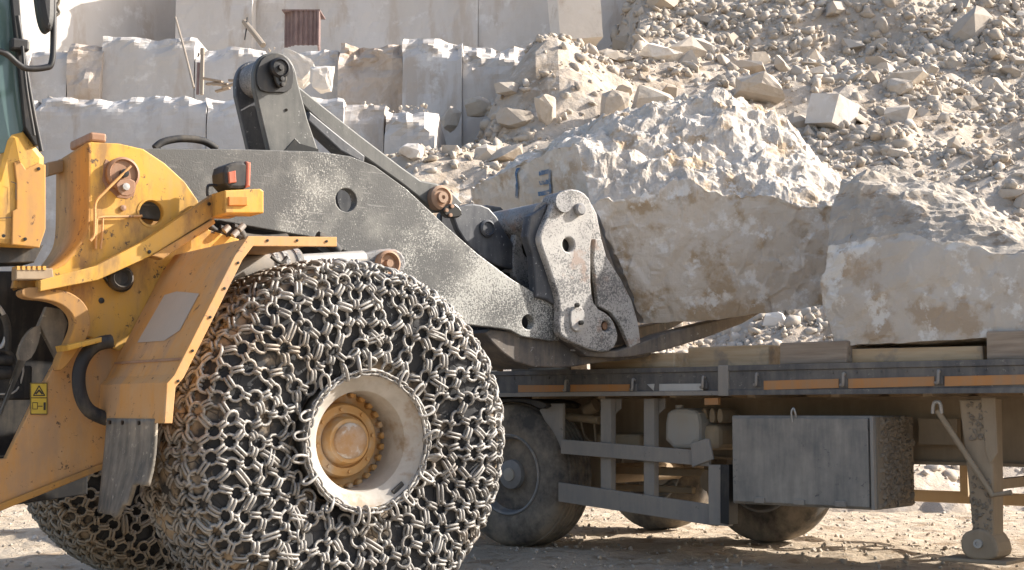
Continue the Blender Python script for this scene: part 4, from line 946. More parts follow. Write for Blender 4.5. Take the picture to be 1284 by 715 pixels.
# ---------------- lift arms
UA = .60
arm_pts = [(150, 184), (185, 186), (300, 187), (400, 190), (440, 196), (470, 208), (510, 237), (560, 284), (600, 319), (640, 349), (668, 366), (704, 384), (716, 405), (708, 426), (692, 428), (668, 424), (655, 422), (640, 414), (612, 410), (585, 407), (555, 390), (525, 362), (480, 342), (440, 318), (395, 298), (330, 287), (275, 277), (200, 276), (150, 270)]
ah = [circ(LF.p(434, 251, UA), pxr(15.5, 0), 28), circ(LF.p(662, 404, UA), pxr(10.5, 0), 24)]
arm = MB().plate(lp(arm_pts, UA), UA, UA + .07, ah, bev=.006).build('lift_arm', 'arm', ld)
MB().plate(lp(arm_pts, UA), UA + .75, UA + .82, ah, bev=.006).build('lift_arm', 'arm', ld)
MB().plate(circ(LF.p(445, 249, UA + .2), pxr(26, 0), 20), UA + .22, UA + .24).build('brace_plate', 'dark_grey', arm)
c = LF.p(483, 331, UA); cc = (c[0], 0, c[1])
bs = MB().plate(chaikin(lp([(425, 322), (455, 318), (478, 312), (496, 314), (505, 328), (500, 345), (470, 350), (430, 345)], UA - .1), 1), UA - .15, UA - .001, bev=.012).build('cylinder_lug', 'coupler', arm)
c = LF.p(484, 331, UA - .15)
MB().lathe([(pxr(17, 0), UA - .15), (pxr(17, 0), UA - .19), (pxr(14, 0), UA - .2), (pxr(11, 0), UA - .175), (pxr(6, 0), UA - .175), (pxr(5, 0), UA - .2), (0, UA - .2)], (c[0], 0, c[1]), 28).build('lug_pin', 'rust_pin', arm, 35)
# cross tube tying the two arms
a_, z_ = LF.p(420, 300, UA); MB().tube([(a_, UA + .07, z_ + .05), (a_, UA + .75, z_ + .05)], .13, 24).build('cross_tube', 'dark_grey', arm, 40)
# lower hydraulic clutter between frame and arm
for pts, r in (([(262, 283), (275, 292), (290, 290), (300, 300)], .02), ([(275, 287), (300, 296), (330, 300), (360, 298)], .025), ([(398, 297), (412, 303), (424, 316)], .035), ([(280, 284), (286, 296)], .03), ([(292, 286), (300, 290), (306, 300)], .028), ([(268, 290), (262, 300)], .02)):
    wire(pts, .52, r, 'hydraulic_hose', 'rubber', lc_)
MB().plate(lp([(268, 278), (420, 298), (425, 345), (300, 330), (262, 300)], .9), .88, .92).build('frame_wall', 'black_metal', ff)
for x, y in ((281, 290), (300, 288), (292, 296)): MB().tube([LF.p3(x, y, .47), LF.p3(x + 6, y - 6, .47)], .018, 10).build('hose_fitting', 'steel', lc_, 40)

# ---------------- bell crank and tilt link (on the centre line)
def crank(u, th):
    return chaikin(lp([(319, 110), (318, 88), (326, 70), (343, 64), (360, 69), (370, 84), (374, 104)], u), 2, False) + lp([(386, 150), (403, 200), (340, 200)], u)
UK = .84
bc = MB().plate(crank(UK, .05), UK, UK + .05, bev=.008).build('bell_crank', 'arm_clean', ld)
sh_px = 20
def shift(pts, dx, dy): return [(x + dx, y + dy) for x, y in pts]
# inner twin plate, same size, farther in
kk = crank(UK, .05)
MB().plate(kk, UK + .26, UK + .31, bev=.008).build('crank_plate', 'dark_grey', bc)
c = LF.p(343, 92, UK); cc = (c[0], 0, c[1])
MB().lathe([(pxr(24, 0), UK + .05), (pxr(24, 0), UK + .26)], cc, 28).build('crank_bush', 'coupler', bc, 40)
# dark worn cover plate round the pin
cov = MB().plate(chaikin(lp([(322, 112), (320, 90), (328, 72), (344, 66), (358, 71), (368, 86), (367, 108), (358, 117), (346, 116), (335, 117)], UK), 1), UK - .012, UK + .001, bev=.004).build('pin_cover', 'black_metal', bc)
MB().lathe([(pxr(14, 0), UK - .01), (pxr(14, 0), UK - .05), (pxr(11, 0), UK - .062), (pxr(9.5, 0), UK - .05), (pxr(4, 0), UK - .052), (pxr(3.6, 0), UK - .07), (0, UK - .07)], LF.p3(347, 87, 0) * 0 + Vector((LF.p(347, 87, UK)[0], 0, LF.p(347, 87, UK)[1])), 28).build('crank_pin', 'black_metal', cov, 35)
MB().plate(chaikin(lp([(338, 92), (356, 92), (356, 106), (350, 112), (343, 110)], UK), 1), UK - .045, UK - .012, bev=.008).build('pin_lock', 'grease', cov)
for x, y in ((349, 101), (350, 108)):
    c = LF.p(x, y, UK); MB().lathe([(.014, UK - .045), (.014, UK - .06), (0, UK - .061)], (c[0], 0, c[1]), 8).build('lock_bolt', 'black_metal', cov, 30)
MB().tube([LF.p3(359, 138, UK - .001), LF.p3(359, 138, UK - .006)], .009, 10).build('crank_hole', 'grease', bc)
# thin dark plate drawn for the shade in the notch at its foot
MB().plate(lp([(354, 192), (370, 174), (376, 180), (399, 187), (400, 196), (352, 196)], UK - .003), UK - .006, UK + .002, bev=.001).build('notch_shade', 'grease', bc)
# link bar
UL = .93
lk = MB().plate(lp([(370, 104), (392, 122), (450, 168), (505, 210), (528, 226), (548, 230), (566, 240), (580, 254), (572, 264), (548, 266), (528, 250), (500, 228), (456, 197), (430, 178), (389, 142), (374, 126)], UL), UL, UL + .09, bev=.012).build('tilt_link', 'arm_clean', ld)
MB().plate(lp([(386, 140), (430, 176), (456, 196), (455, 206), (425, 190), (384, 152)], UL), UL - .02, UL + .11, bev=.01).build('link_under_flange', 'dark_grey', lk)
c = LF.p(549, 249, UL); cc = (c[0], 0, c[1])
MB().lathe([(pxr(18, 0), UL + .02), (pxr(18, 0), UL - .05), (pxr(14, 0), UL - .06), (pxr(13, 0), UL - .045), (pxr(9, 0), UL - .05), (pxr(8, 0), UL - .07), (pxr(3, 0), UL - .07), (pxr(2.5, 0), UL - .055), (0, UL - .055)], cc, 28).build('link_pin', 'rust_pin', lk, 35)
MB().plate(chaikin(lp([(552, 262), (566, 254), (576, 262), (578, 272), (562, 274), (556, 270)], UL - .05), 1), UL - .07, UL - .02).build('pin_lock', 'grease', lk)
for x, y in ((559, 264), (566, 259), (564, 270)):
    c = LF.p(x, y, UL - .07); MB().lathe([(.013, UL - .07), (.013, UL - .085), (0, UL - .086)], (c[0], 0, c[1]), 8).build('lock_bolt', 'rust_pin', lk, 30)

# ---------------- fork coupler
UQ = .52
co = MB().plate(chaikin(lp([(692, 262), (697, 246), (712, 236), (730, 239), (742, 252), (748, 282), (741, 300), (741, 330), (741, 362), (746, 385), (764, 395), (772, 408), (776, 424), (768, 440), (750, 442), (728, 434), (706, 424), (700, 414), (703, 382), (690, 340), (681, 315), (676, 300), (680, 286)], UQ), 1), UQ, UQ + .07, [circ(LF.p(713, 307, UQ), pxr(10.5, 0), 24), circ(LF.p(760, 409, UQ), pxr(8, 0), 20)], bev=.012).build('fork_coupler', 'coupler_pale', ld)
# gusset plate behind it, flaring down to the fork heel
gu = MB().plate(lp([(742, 256), (748, 268), (754, 300), (758, 322), (776, 350), (790, 378), (798, 406), (801, 430), (770, 446), (720, 440), (712, 400), (714, 300), (722, 262)], UQ + .08), UQ + .075, UQ + .13, [circ(LF.p(713, 307, UQ + .08), pxr(9, 0), 20)], bev=.01).build('coupler_gusset', 'coupler_pale', co)
MB().plate(lp([(742, 330), (744, 300), (752, 300), (758, 322), (776, 350), (790, 378), (798, 406), (801, 430), (788, 436), (776, 408), (764, 392), (748, 384)], UQ + .06), UQ + .04, UQ + .078, bev=.006).build('gusset_face', 'coupler_pale', co)
c = LF.p(725, 263, UQ); MB().lathe([(pxr(9, 0), UQ + .01), (pxr(9, 0), UQ - .03), (pxr(7, 0), UQ - .04), (0, UQ - .042)], (c[0], 0, c[1]), 24).build('hook_pin', 'coupler', co, 35)
c = LF.p(704, 254, UQ); MB().tube([(c[0], UQ - .03, c[1]), (c[0] , UQ + .12, c[1])], pxr(15, 0), 24).build('hook_boss', 'coupler', co, 35)
c = LF.p(713, 307, UQ + .06); MB().plate(circ(c, pxr(12, 0), 20), UQ + .062, UQ + .068).build('bore_shade', 'grease', co)  # black disc that paints the darkness inside the coupler hole
lk2 = MB().plate(chaikin(lp([(714, 385), (726, 384), (732, 392), (730, 412), (720, 417), (713, 408)], UQ), 1), UQ - .02, UQ + .001, bev=.006).build('pin_keeper', 'coupler_pale', co)
for x, y in ((720, 383), (725, 405)):
    c = LF.p(x, y, UQ); MB().lathe([(.016, UQ - .02), (.016, UQ - .04), (0, UQ - .042)], (c[0], 0, c[1]), 10).build('keeper_bolt', 'grease', co, 30)
c = LF.p(760, 409, UQ + .03); MB().lathe([(pxr(6, 0), UQ + .06), (pxr(6, 0), UQ + .035), (pxr(3.5, 0), UQ + .03), (0, UQ + .032)], (c[0], 0, c[1]), 16).build('lower_pin', 'rust_pin', co, 30)
# side edge plate (box section of the upright, seen from behind)
MB().plate(lp([(676, 300), (681, 318), (690, 342), (702, 384), (690, 376), (676, 372), (672, 320), (664, 296), (668, 270), (690, 255)], UQ + .02), UQ + .05, UQ + .13, bev=.012).build('upright_box', 'dark_grey', co)
# inner lug with slot, and the cross tube running to the far upright
sl_h = chaikin(lp([(662, 285), (672, 287), (673, 300), (668, 330), (656, 322), (652, 306)], UQ + .36), 1)
MB().plate(chaikin(lp([(646, 284), (662, 262), (690, 258), (690, 300), (688, 380), (644, 356), (640, 320)], UQ + .36), 1), UQ + .34, UQ + .40, [sl_h], bev=.012).build('inner_lug', 'coupler', co)
c = LF.p(664, 312, UQ + .4); MB().lathe([(pxr(13, 0), UQ + .52), (pxr(13, 0), UQ + .42), (pxr(9, 0), UQ + .40), (pxr(5, 0), UQ + .40), (0, UQ + .40)], (c[0], 0, c[1]), 24).build('lug_pin', 'grease', co, 35)
a_, z_ = LF.p(695, 262, UQ + .05)
MB().tube([(a_ - .05, UQ + .08, z_ - .06), (a_ - .05, UQ + 1.0, z_ - .06)], pxr(23, 0), 28).build('cross_tube', 'coupler', co, 40)
MB().plate([(x, z) for x, z in lp([(692, 262), (697, 246), (712, 236), (730, 239), (742, 252), (758, 322), (776, 350), (801, 430), (760, 442), (704, 424), (703, 384), (676, 300)], UQ)], UQ + .94, UQ + 1.01, bev=.012).build('far_upright', 'dark_grey', co)
# dark tilt lever plates between link pin and coupler
tl = MB().plate(chaikin(lp([(560, 268), (572, 258), (592, 256), (612, 264), (632, 300), (648, 320), (646, 340), (620, 336), (594, 322), (570, 296)], UL), 1), UL - .06, UL - .005, bev=.012).build('tilt_lever', 'dark_grey', ld)
MB().plate(chaikin(lp([(560, 268), (572, 258), (592, 256), (612, 264), (632, 300), (648, 320), (646, 340), (620, 336), (594, 322), (570, 296)], UL), 1), UL + .1, UL + .16, bev=.012).build('lever_plate', 'dark_grey', tl)
c = LF.p(604, 288, UL); MB().lathe([(pxr(13, 0), UL - .05), (pxr(13, 0), UL - .075), (pxr(10, 0), UL - .085), (pxr(8, 0), UL - .07), (pxr(4, 0), UL - .07), (0, UL - .07)], (c[0], 0, c[1]), 24).build('lever_pin', 'dark_grey', tl, 35)
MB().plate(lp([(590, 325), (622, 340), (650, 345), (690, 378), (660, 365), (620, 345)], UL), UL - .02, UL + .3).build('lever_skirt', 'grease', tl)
# lower cross beam of the carriage: a heavy dark brown box
MB().plate(chaikin(lp([(596, 412), (640, 418), (660, 426), (704, 424), (728, 434), (768, 446), (800, 436), (812, 446), (780, 452), (740, 455), (700, 462), (645, 460), (612, 436)], UQ + .2), 1), UQ + .12, UQ + 1.0, bev=.01).build('carriage_beam', 'fork', co)
MB().plate(lp([(704, 260), (742, 256), (776, 350), (800, 430), (720, 440), (704, 380)], UQ + .16), UQ + .16, UQ + .94).build('carriage_back', 'fork', co)
# forks
fk_o = lp([(706, 425), (742, 440), (772, 440), (800, 431), (830, 419), (880, 406), (952, 389), (956, 391), (930, 406), (880, 425), (830, 440), (795, 447), (770, 449), (735, 447)], UQ + .05)
for k, (ua, ub) in enumerate(((UQ + .04, UQ + .20), (UQ + .80, UQ + .96))):
    MB().plate(fk_o, ua, ub, bev=.01).build('fork', 'fork', ld)
# ================================================================== FLATBED TRAILER
TO = Vector((0.104, 10.4, 0.0)); TA = R(-40)
TF = Frame(TO, TA)
tr = empty('flatbed_trailer', TO, TA)
tag(tr, 'dark flatbed truck trailer with dusty side guards and grey toolbox', 'trailer')
def tp(pts, n): return TF.poly(pts, n)
T0, T1 = TF.p(560, 480, 0)[0], 6.5
ZR0, ZR1 = 1.085, 1.272
tj = TF.p(912, 480, 0)[0]
# side rail: rear length and the slightly deeper front length
for a, b, dn, dz in ((-3.2, tj - .03, 0.0, 0.0), (tj - .03, T1, -.012, .004)):
    m = MB()
    sec = [(dn, ZR0), (dn + .05, ZR0), (dn + .05, ZR1 - .02), (dn + .07, ZR1 - .008), (dn + .07, ZR1 + dz), (dn - .004, ZR1 + dz), (dn - .004, ZR1 - .03), (dn + .008, ZR1 - .036), (dn + .008, ZR0 + .036), (dn - .004, ZR0 + .03), (dn - .004, ZR0)]
    k = len(sec); m.add([(t, u, z) for t in (a, b) for u, z in sec], [(i, (i + 1) % k, k + (i + 1) % k, k + i) for i in range(k)] + [tuple(range(k - 1, -1, -1)), tuple(range(k, 2 * k))])
    rail = m.build('side_rail', 'trailer_dark', tr)
MB().box((tj - .02, .0, (ZR0 + ZR1) / 2), (.075, .05, ZR1 - ZR0 + .012)).build('rail_joint', 'trailer_grey', tr, None, .006)
dk = MB().box(((T1 - 3.2) / 2, 1.25, ZR1 - .03), (T1 + 3.2, 2.30, .05)).build('deck', 'timber_old', tr)
MB().box(((T1 - 3.2) / 2, 2.40, 1.19), (T1 + 3.2, .06, .16)).build('far_side_rail', 'trailer_dark', tr)
for n in (.72, 1.72):
    m = MB(); L_ = T1 + 3.2; cx = (T1 - 3.2) / 2
    m.box((cx, n, 0.86), (L_, .014, .40)); m.box((cx, n, 1.065), (L_, .16, .02)); m.box((cx, n, .655), (L_, .16, .02))
    m.build('chassis_beam', 'trailer_brown', tr)
for k in range(16):
    t = -3.0 + k * .6; MB().box((t, 1.25, 1.12), (.06, 2.3, .10)).build('cross_member', 'trailer_brown', tr)
# reflective strips, hooks, lamp
def on_rail(x0, x1, y0, y1, name, mat, n=-.006, th=.006):
    return MB().plate([TF.p(x0, y0[0], n), TF.p(x1, y0[1], n), TF.p(x1, y1[1], n), TF.p(x0, y1[0], n)], n - th / 2 + .008, n + th / 2 + .008, bev=.001).build(name, mat, tr)
RN = -.006
for x0, x1, ya, yb, h, mt, n_ in ((649, 707, 483, 483, 10, 'orange_refl', RN), (714, 789, 482.5, 482, 10, 'orange_refl', RN), (826, 881, 481.5, 481, 10, 'white_refl', RN),
        (957, 1051, 477.5, 475, 11.5, 'orange_refl', RN - .012), (1063, 1171, 475, 472, 12, 'orange_refl', RN - .012), (1184, 1310, 472, 469, 12.5, 'orange_refl', RN - .012)):
    on_rail(x0, x1, (ya, yb), (ya + h, yb + h), 'reflective_strip', mt, n_)
MB().plate([TF.p(811, 482, RN), TF.p(820, 481.5, RN), TF.p(819, 490, RN)], RN + .002, RN + .010, bev=.001).build('arrow_mark', 'white_refl', tr)
for x, y in ((710, 487), (794, 486), (882, 483), (949, 480), (1058, 480), (1177, 477)):
    t, z = TF.p(x, y, -.02); hk = MB().tube(spline([(t, .0, z + .05), (t + .004, -.03, z + .055), (t + .006, -.04, z + .02), (t, -.035, z - .015), (t - .02, -.025, z - .012)], 4), .009, 8).build('rope_hook', 'trailer_grey', tr, 60)
    MB().box((t - .0, -.0, z), (.045, .03, .05)).build('hook_plate', 'trailer_dark', hk, None, .004)
on_rail(884, 901, (499.5, 499), (508, 507.5), 'marker_lamp', 'orange_refl', .02, .03)
for x in (965, 1000, 1120): 
    t, z = TF.p(x, 484, 0)
MB().box(((T1 - 3.2) / 2, -.009, ZR0 + .014), (T1 + 3.2, .012, .028)).build('rail_lip', 'trailer_grey', tr)
for k in range(44):
    t = -1.4 + k * .16
    MB().lathe([(.008, .0), (.008, -.006), (0, -.008)], (0, 0, 0), 6).build('rail_rivet', 'trailer_dark', tr).location = (t, .008 if t < tj else -.004, ZR1 - .055)
# side guard
def gbox(x0, x1, ytop, ybot, n0, n1, name, mat, par=tr):
    return MB().plate([TF.p(x0, ytop[0], n0), TF.p(x1, ytop[1], n0), TF.p(x1, ybot[1], n0), TF.p(x0, ybot[0], n0)], n0, n1, bev=.004).build(name, mat, par)
gbox(703, 889, (551, 566), (569, 585), .06, .09, 'side_guard_board', 'trailer_grey')
gbox(700, 899, (605, 634), (629, 660), .06, .09, 'side_guard_board', 'trailer_grey')
gbox(753, 766, (500, 500), (620, 622), .10, .16, 'guard_post', 'trailer_grey')
gbox(807, 820, (500, 500), (622, 624), .10, .16, 'guard_post', 'trailer_grey')
gbox(888, 913, (583, 583), (658, 660), .04, .10, 'guard_end_post', 'trailer_grey')
gbox(903, 914, (583, 583), (656, 658), .03, .14, 'guard_end_pad', 'black_metal')
MB().plate(tp([(867, 557), (886, 550), (890, 551), (894, 570), (895, 576), (879, 582), (869, 586)], .05), .035, .058, bev=.005).build('guard_flare', 'trailer_grey', tr)
for x in (757, 812): MB().plate(tp([(x, 500), (x + 22, 500), (x + 22, 512), (x + 9, 524), (x, 524)], .17), .165, .18).build('post_gusset', 'trailer_grey', tr)
# wheel arch plate behind the near wheel
MB().plate(tp([(676, 514), (690, 506), (706, 506), (706, 627), (698, 627), (697, 590), (692, 555), (684, 530)], .14), .14, .17).build('mudguard', 'trailer_grey', tr)
MB().plate(chaikin(tp([(590, 504), (640, 499), (675, 501), (690, 508), (680, 514), (664, 505), (640, 503), (595, 509)], .1), 1), .08, .5).build('mudguard_top', 'rubber', tr)
# clutter under the deck
MB().tube([TF.p3(700, 522, .4), TF.p3(752, 527, .4)], .03, 12).build('air_pipe', 'trailer_tan', tr, 40)
for pts in ([(712, 527), (716, 545), (724, 556)], [(728, 528), (734, 548), (748, 556)], [(745, 530), (748, 560)]):
    MB().tube(spline([TF.p3(x, y, .4) for x, y in pts], 5), .009, 8).build('air_hose', 'trailer_brown', tr, 60)
MB().tube([TF.p3(735, 516, .45), TF.p3(748, 508, .45)], .05, 14).build('brake_valve', 'trailer_brown', tr, 40)
MB().box(TF.p3(785, 556, .6), (.42, .25, .14)).build('suspension_bracket', 'trailer_tan', tr, None, .02)
ax = MB().tube([(0, .2, .5), (0, 2.3, .5)], .075, 16).build('axle', 'trailer_brown', tr, 40)
ax = MB().tube([(1.22, .5, .5), (1.22, 2.3, .5)], .075, 16).build('axle', 'trailer_brown', tr, 40)
MB().box(TF.p3(740, 585, .7), (.45, .03, .34)).build('spring_hanger', 'trailer_tan', tr, None, .01)
MB().box(TF.p3(800, 590, .95), (1.3, .09, .06)).build('subframe_bar', 'trailer_tan', tr, None, .01)
MB().box(TF.p3(800, 612, .95), (1.0, .05, .05)).build('subframe_bar', 'trailer_tan', tr, None, .01)
# water can
c = TF.p3(855, 538, .26); wc = MB().plate(chaikin(tp([(833, 520), (842, 512), (866, 512), (877, 520), (877, 563), (833, 563)], .18), 1), .18, .42, bev=.03).build('water_can', 'tank', tr)
MB().tube([TF.p3(852, 513, .27), TF.p3(852, 508, .27)], .03, 14).build('can_cap', 'tank', wc, 40)
for x in (881, 891, 901): MB().plate(chaikin(tp([(x, 530), (x, 516), (x + 3, 511), (x + 7, 516), (x + 7, 530)], .3), 1), .28, .5).build('tank_rib', 'trailer_brown', tr)
MB().box(TF.p3(893, 548, .4), (.3, .3, .17)).build('air_tank', 'trailer_tan', tr, None, .04)
# toolbox
bp = tp([(914, 521), (1094, 519), (1092, 643), (914, 629)], .0)
t0, t1 = bp[0][0], bp[1][0]; z1 = bp[0][1]; z0 = (bp[2][1] + bp[3][1]) / 2
bx = MB().box(((t0 + t1) / 2, .29, (z0 + z1) / 2), (t1 - t0, .52, z1 - z0)).build('toolbox', 'trailer_box', tr, None, .012)
MB().box(((t0 + t1) / 2 - .008, .018, (z0 + z1) / 2), (t1 - t0 - .055, .025, z1 - z0 - .03)).build('toolbox_door', 'trailer_box', bx, None, .006)
MB().box((t1 - .012, .02, (z0 + z1) / 2), (.022, .032, z1 - z0 - .005)).build('door_hinge', 'trailer_grey', bx, None, .004)
lt = TF.p(996, 521, 0); MB().tube(spline([(lt[0] - .012, .0, z1 - .04), (lt[0] - .012, -.015, z1 + .02), (lt[0] + .0, -.01, z1 + .045), (lt[0] + .014, -.015, z1 + .02), (lt[0] + .014, .0, z1 - .01)], 4), .006, 8).build('door_latch', 'steel', bx, 60)
for q in (.22, .5, .78):
    MB().box((t0 + (t1 - t0) * q, -.004, z0 + .03), (.07, .02, .035)).build('door_hinge', 'trailer_grey', bx, None, .004)
# caked mud on the forward end of the toolbox
m = MB(); 
MB().box((t1 + .003, .29, (z0 + z1) / 2), (.012, .50, z1 - z0 - .02)).build('mud_coat', 'mud_cake', bx)
for k in range(620):
    s = random.uniform(.008, .026); p = Vector((t1 + .008, .29 + random.gauss(0, .15), random.uniform(z0 + .02, z1 - .02)))
    if not (.05 < p.y < .53): continue
    v, f = NP_ROCKS[k % 14]; mt = np.array(rnd_rot(1.0)) * s; m.add([tuple(q) for q in (v @ mt.T + np.array(p))], [tuple(x) for x in f])
o = m.build('mud_crust', 'mud_cake', bx); o['kind'] = 'stuff'
MB().box((t1 + .15, .62, z1 - .10), (.25, .06, .16)).build('toolbox_bracket', 'trailer_brown', tr)
# landing leg
def landing(n, x_top, name):
    tl_, zt = TF.p(1228, 497, .2)
    w_ = .17
    lg = MB().plate([(tl_ - .11, 1.05), (tl_ + .09, 1.05), (tl_ + .085, .6), (tl_ + .075, .22), (tl_ - .045, .22), (tl_ - .07, .6)], n, n + .16, bev=.012).build(name, 'trailer_brown', tr)
    MB().plate([(tl_ + .03, 1.06), (tl_ + .115, 1.06), (tl_ + .12, .74), (tl_ + .075, .68), (tl_ + .05, .74)], n - .012, n + .0, bev=.003).build('leg_bracket', 'trailer_brown', lg)
    MB().plate(chaikin([(tl_ - .07, .29), (tl_ + .03, .31), (tl_ + .10, .25), (tl_ + .12, .16), (tl_ + .06, .125), (tl_ - .06, .125), (tl_ - .11, .17), (tl_ - .11, .25)], 1), n - .03, n + .19, bev=.015).build('foot_bracket', 'trailer_brown', lg)
    MB().box((tl_ - .03, n + .08, .118), (.40, .28, .022)).build('foot_plate', 'trailer_brown', lg, None, .006)
    MB().lathe([(.026, n - .03), (.026, n - .05), (.014, n - .05), (.014, n - .042), (0, n - .042)], (tl_ - .0, 0, .22), 16).build('foot_pin', 'steel', lg, 30)
    MB().tube([(tl_ - .22, n - .05, .985), (tl_ - .05, n - .04, .72), (tl_ + .09, n - .03, .50), (tl_ + .2, n - .03, .52)], .017, 10).build('brace_rod', 'trailer_brown', lg, 60)
    MB().tube(spline([(tl_ - .25, n - .05, .97), (tl_ - .235, n - .06, 1.03), (tl_ - .20, n - .06, 1.03), (tl_ - .195, n - .05, .97)], 4), .012, 8).build('rod_hook', 'steel', lg, 60)
    m = MB()
    for k in range(150):
        s = random.uniform(.006, .018); p = Vector((tl_ + random.uniform(-.05, .07), n + .0, random.choice((random.uniform(.82, 1.03), random.uniform(.3, .6))))); v, f = NP_ROCKS[k % 14]; mt = np.array(rnd_rot(1.0)) * s
        m.add([tuple(q) for q in (v @ mt.T + np.array(p))], [tuple(x) for x in f])
    o = m.build('mud_crust', 'mud_cake', lg); o['kind'] = 'stuff'
    return lg
landing(.16, 1228, 'landing_leg'); landing(2.1, 1228, 'landing_leg')
tl_ = TF.p(1228, 497, .2)[0]
MB().box((tl_, 1.2, .55), (.06, 2.0, .06)).build('leg_cross_bar', 'trailer_brown', tr)
# far side guard rails and struts seen under the deck
for z in (.34, .72): MB().box((tl_ - .1, 2.4, z), (4.6, .03, .09)).build('far_guard_board', 'trailer_tan', tr, None, .006)
for t in (tl_ - 1.0, tl_ + .25): MB().box((t, 2.36, .7), (.06, .05, .7)).build('far_guard_post', 'trailer_tan', tr)
MB().beam((tl_ - .05, 2.3, 1.0), (tl_ - .28, 2.3, .35), .05, .02, (0, 1, 0)).build('guard_strut', 'trailer_grey', tr)
# wheels
def trailer_wheel(t, n, r=.525, w_=.30, flip=False, low=False):
    prof = [(.29, .02), (.33, .0), (.40, -.004), (.47, .006), (.505, .022), (.52, .05), (.525, .1), (.525, w_ - .1), (.52, w_ - .05), (.505, w_ - .022), (.47, w_), (.33, w_), (.29, w_ - .02)]
    prof = [(a * r / .525, b) for a, b in prof]
    m = MB().lathe(prof, (0, 0, 0), 64); m.f = [f for f in m.f if len(f) == 4]; m.m = [0] * len(m.f)
    ty = m.build('wheel', 'tyre', tr, 40); ty.location = (t, n, r - .01)
    # tread ribs
    for q in (.075, .12, .165, .21, .255, .30):
        if low: break
        MB().lathe([(r, q), (r + .008, q + .006), (r + .008, q + .028), (r, q + .034)], (0, 0, 0), 64).build('tread_rib', 'tyre', ty, 30)
    MB().lathe([(.30, .012), (.292, .004), (.278, .012), (.27, .05), (.245, .12), (.18, .155), (.165, .15), (.16, .10), (.11, .085), (.105, .04), (.075, .03), (0, .028)], (0, 0, 0), 48, caps=False).build('rim', 'trailer_rim', ty, 30)
    MB().lathe([(.30, w_ - .01), (.0, w_ - .02)], (0, 0, 0), 32).build('rim_back', 'trailer_rim', ty, 30)
    for k in range(10):
        a = 2 * math.pi * k / 10; MB().lathe([(.016, .155), (.016, .115), (0, .113)], (.205 * math.cos(a), 0, .205 * math.sin(a)), 6).build('wheel_nut', 'trailer_rim', ty, 20)
    MB().lathe([(.05, .04), (.048, .018), (0, .012)], (0, 0, 0), 20).build('hub_cap', 'tank', ty, 30)
    return ty
trailer_wheel(-.27, .10, w_=.34)
tw1 = trailer_wheel(TF.p(815, 600, 1.95)[0], 1.95, low=True)
tw2 = trailer_wheel(TF.p(952, 620, 1.55)[0], 1.55, low=True)

# ================================================================== TIMBERS ON THE DECK
def timber(x0, x1, ytop, ybot, n, depth, label, mat='timber', skew=0.0):
    a0, zt = TF.p(x0, ytop, n); a1, _ = TF.p(x1, ytop, n); zb = ZR1 + .003; zt = max(zt, zb + .04)
    c_l = Vector(((a0 + a1) / 2, n + depth / 2, 0)); rot = Matrix.Rotation(TA, 3, 'Z'); wp = TO + rot @ c_l
    o = MB().box((0, 0, (zt - zb) / 2), (a1 - a0, depth, zt - zb)).build('timber', mat, None, None, .01)
    for v in o.data.vertices: v.co.z += .006 * noise.noise(v.co * 9); v.co.x += .015 * noise.noise(v.co * 5 + Vector((3, 3, 3)))
    o.location = (wp.x, wp.y, zb); o.rotation_euler = (0, 0, TA + skew); return tag(o, label, 'timber', 'timbers on the trailer deck')
timber(1236, 1330, 416, 450, .05, 1.6, 'grey dusty timber end under the right end of the grey topped block', 'timber_old')
timber(977, 1062, 430, 456, .07, 1.2, 'dusty timber under the left corner of the grey topped block', 'timber_old')
timber(1066, 1232, 438, 454, .14, .16, 'long pale timber lying beneath the grey topped block', 'timber')
timber(862, 964, 436, 459, .34, .22, 'pale timber in the gap between the fork tip and the right block', 'timber')
timber(738, 846, 445, 461, .16, .20, 'sunlit pale timber lying under the carriage and fork', 'timber')
timber(640, 716, 452, 465, .25, .20, 'brown timber on the deck left of the carriage', 'timber_old')
for k, (x, y, ln) in enumerate(((612, 458, .30), (640, 462, .26), (598, 452, .22))):
    p = TF.p3(x, y, .12 + .03 * k); wp = TO + Matrix.Rotation(TA, 3, 'Z') @ p
    o = MB().box((0, 0, .012), (ln, .06, .02)).build('wood_splinter', 'timber', None, None, .004); o.location = (wp.x, wp.y, ZR1 + .01 + .012 * k); o.rotation_euler = (0, .06, TA + .5 * k - .2)
    tag(o, ('short pale wood splinter at the left deck edge', 'second pale wood splinter nearer the brown timber', 'small wood splinter farthest left beside the chained tyre')[k], 'splinter')

